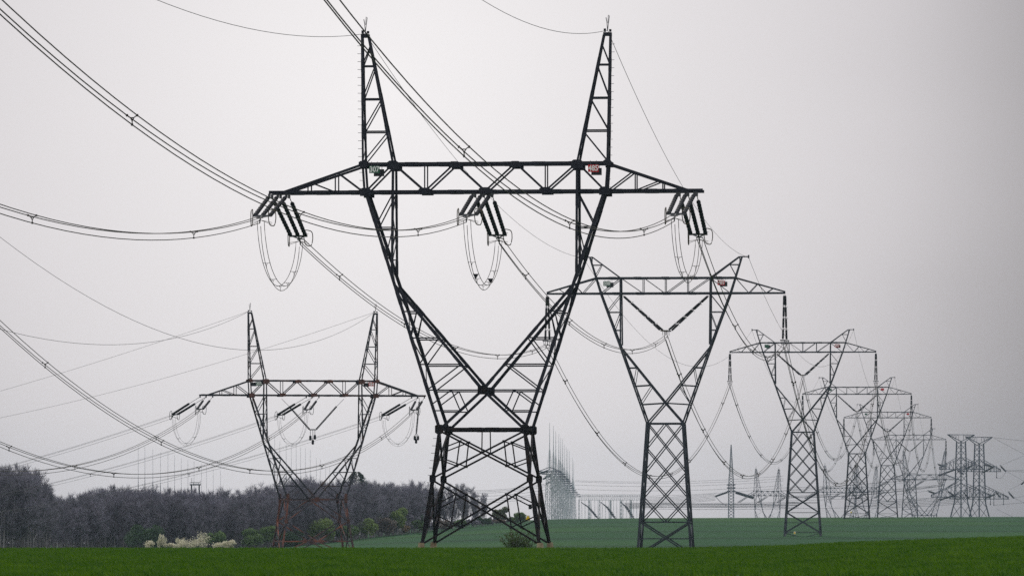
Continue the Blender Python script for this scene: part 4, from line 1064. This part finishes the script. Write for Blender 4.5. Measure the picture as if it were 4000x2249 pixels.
SH = [('green_bush', 357, 1318, 1384, 75, 985, 'leaf_dark', 'dark green rounded bush left of the white blossom', 1500),
      ('green_bush', 542, 1334, 1384, 42, 1000, 'leaf_mid', 'green bush between the two clumps of white blossom', 800),
      ('green_bush', 632, 1326, 1384, 50, 1010, 'leaf_mid', 'green bush left of the rusty pylon legs', 1000),
      ('green_bush', 672, 1320, 1380, 52, 1015, 'leaf_mid', 'taller green bush against the rusty pylon left legs', 1200),
      ('green_bush', 738, 1342, 1378, 60, 1020, 'leaf_dark', 'low dark bush seen between the rusty pylon legs', 800),
      ('green_bush', 812, 1311, 1352, 66, 1075, 'leaf', 'fresh green bush seen through the rusty pylon right legs', 1300),
      ('green_bush', 868, 1322, 1350, 50, 1095, 'leaf_mid', 'low green bush at the rusty pylon right legs', 700),
      ('green_bush', 920, 1309, 1344, 52, 1110, 'leaf', 'rounded green bush right of the rusty pylon', 1000),
      ('brown_bush', 972, 1302, 1338, 48, 1140, 'twig_br', 'brown leafless bush in front of the bright green willow', 1000),
      ('green_tree', 998, 1270, 1334, 58, 1160, 'leaf', 'bright green rounded tree in front of the wood near the front pylon', 2000),
      ('straw_tuft', 1014, 1326, 1337, 28, 1150, 'straw', 'patch of dry tan scrub at the wood edge', 400),
      ('green_bush', 1050, 1311, 1334, 50, 1175, 'leaf_mid', 'low green bush just left of the front pylon legs', 800),
      ('brown_bush', 1110, 1308, 1330, 54, 1210, 'twig_br', 'low brown scrub between the front pylon left legs', 700),
      ('green_bush', 1160, 1304, 1325, 46, 1240, 'leaf_mid', 'low green bush under the thin trees behind the front pylon', 600),
      ('green_bush', 1213, 1298, 1320, 52, 1270, 'leaf_dark', 'dark low bush at the right foot of the thin trees', 800),
      ('pale_willow', 1258, 1266, 1314, 38, 1290, 'twig_green', 'pale budding tree seen through the front pylon braces', 1100),
      ('green_bush', 1302, 1286, 1312, 50, 1300, 'leaf_mid', 'green bush on the ridge left of the yellow warning plate', 1000),
      ('brown_bush', 1248, 1302, 1316, 60, 1285, 'twig_br', 'strip of low brown scrub along the ridge', 500)]
for nm, px, tp, bt, w, Y, mt, lb, n in SH: leafy(nm, px, tp - (7 if px < 1060 else 1), bt, w * (1.25 if px < 1060 else 1), Y if px > 1060 else interp(EDGE, px) - 14, M[mt], lb, int(n * 2.8), .4 if 'twig' not in mt else .46, 'tree' if 'tree' in nm or 'willow' in nm else 'shrub')
BL = [(375, 1357, 26, 'small cream blossom bush at the left end of the blossom'), (408, 1342, 26, 'taller narrow cream blossom bush left of the main clump'), (432, 1363, 22, 'low sparse cream blossom bush between the taller ones'),
      (458, 1352, 42, 'cream blossom bush on the left of the main clump'), (500, 1341, 54, 'largest cream blossom bush in front of the dark wood'), (556, 1359, 34, 'low cream blossom bush right of the main clump'), (582, 1354, 24, 'cream blossom bush at the right end of the blossom')]
for px, tp, w, lb in BL: leafy('blossom_bush', px, tp - 2, 1386, w * 1.18, 972, M['bloom'], lb, 1000, .28, 'shrub', 'cream blossom bushes', clumps=12)
for i in range(60):
    px = -20 + 17*i + R.uniform(-8, 8); g = i % 4 == 1
    yb = 1388 if px < 780 else lerp(1388, 1345, min(1, (px - 780) / 140)); leafy('undergrowth_bush', px, yb - R.uniform(50, 84), yb, 46, interp(EDGE, px) + R.uniform(44, 60), M['leaf_dark' if g else 'twig'], 'low dark green thicket at the foot of the bare wood' if g else 'low grey brushwood thicket at the foot of the bare wood', 520, .34 if g else .5, 'shrub', 'green thickets under the wood' if g else 'grey thickets under the wood')

for i in range(37):
    px = 700 + 17*i + R.uniform(-6, 6); yb = lerp(1388, 1342, min(1, (px - 700) / 190)) if px < 890 else lerp(1342, 1326, min(1, (px - 890) / 170)) if px < 1060 else lerp(1326, 1309, (px - 1060) / 250)
    leafy('undergrowth_bush', px, yb - (R.uniform(30, 52) if px < 1060 else R.uniform(9, 17)), yb + 1, 34, interp(EDGE, px) + R.uniform(-6, 4), M['twig' if i % 3 else 'leaf_dark'], 'low grey brushwood thicket at the foot of the bare wood' if i % 3 else 'low dark green thicket at the foot of the bare wood', 620, .46 if i % 3 else .34, 'shrub', 'grey thickets under the wood' if i % 3 else 'green thickets under the wood')

def near_bush():
    Y = 362.0; X = (1303 - 1287.5)/14305.6*Y; z = tz(X, Y); o = thing('leafy_bush', (X, Y, z - .1), 'sparse leafy bush growing beside the front pylon right feet', 'shrub'); R = random.Random(99); st = MB(); lf = MB()
    for i in range(70):
        a = R.random()*6.283; out = R.uniform(.15, 1.25); h = R.uniform(.7, 1.75)*(1.15 - .3*out); p = Vector((R.uniform(-.5, .5), R.uniform(-.4, .4), 0)); e = p + Vector((math.cos(a)*out, math.sin(a)*out*.7, h))
        mid = lerp(p, e, .5) + Vector((0, 0, .12*h)); st.tube([p, mid, e], [.014, .010, .005], 4)
        for j in range(34):
            t = .3 + .7*R.random(); b = lerp(lerp(p, mid, t), lerp(mid, e, t), t) + rnd_dir(R)*.07; u = (rnd_dir(R) + Vector((0, 0, .4))).normalized(); v = u.cross(rnd_dir(R)).normalized(); s = R.uniform(.07, .14); q = len(lf.v)
            lf.v += [b, b + u*s*.5 + v*s*.28, b + u*s, b + u*s*.5 - v*s*.28]; lf.f.append((q, q+1, q+2, q+3))
    st.build('stems', M['bark'], o); lf.build('foliage', M['bush'], o)
near_bush()

# ---------------------------------------------------------------- the hazy air
hz = MB(); hz.box((0, 2600, 16), 5800, 5700, 90)
hm = bpy.data.materials.new('hazy_air'); hm.use_nodes = True; t = hm.node_tree; t.nodes.clear()
out = t.nodes.new('ShaderNodeOutputMaterial'); pv = t.nodes.new('ShaderNodeVolumePrincipled')
pv.inputs['Color'].default_value = (.64, .79, .98, 1); pv.inputs['Density'].default_value = HAZE; pv.inputs['Anisotropy'].default_value = 0
t.links.new(pv.outputs[0], out.inputs['Volume'])
ho = hz.build('haze', hm); tag(ho, 'thin grey haze filling the air', 'haze', kind='stuff')
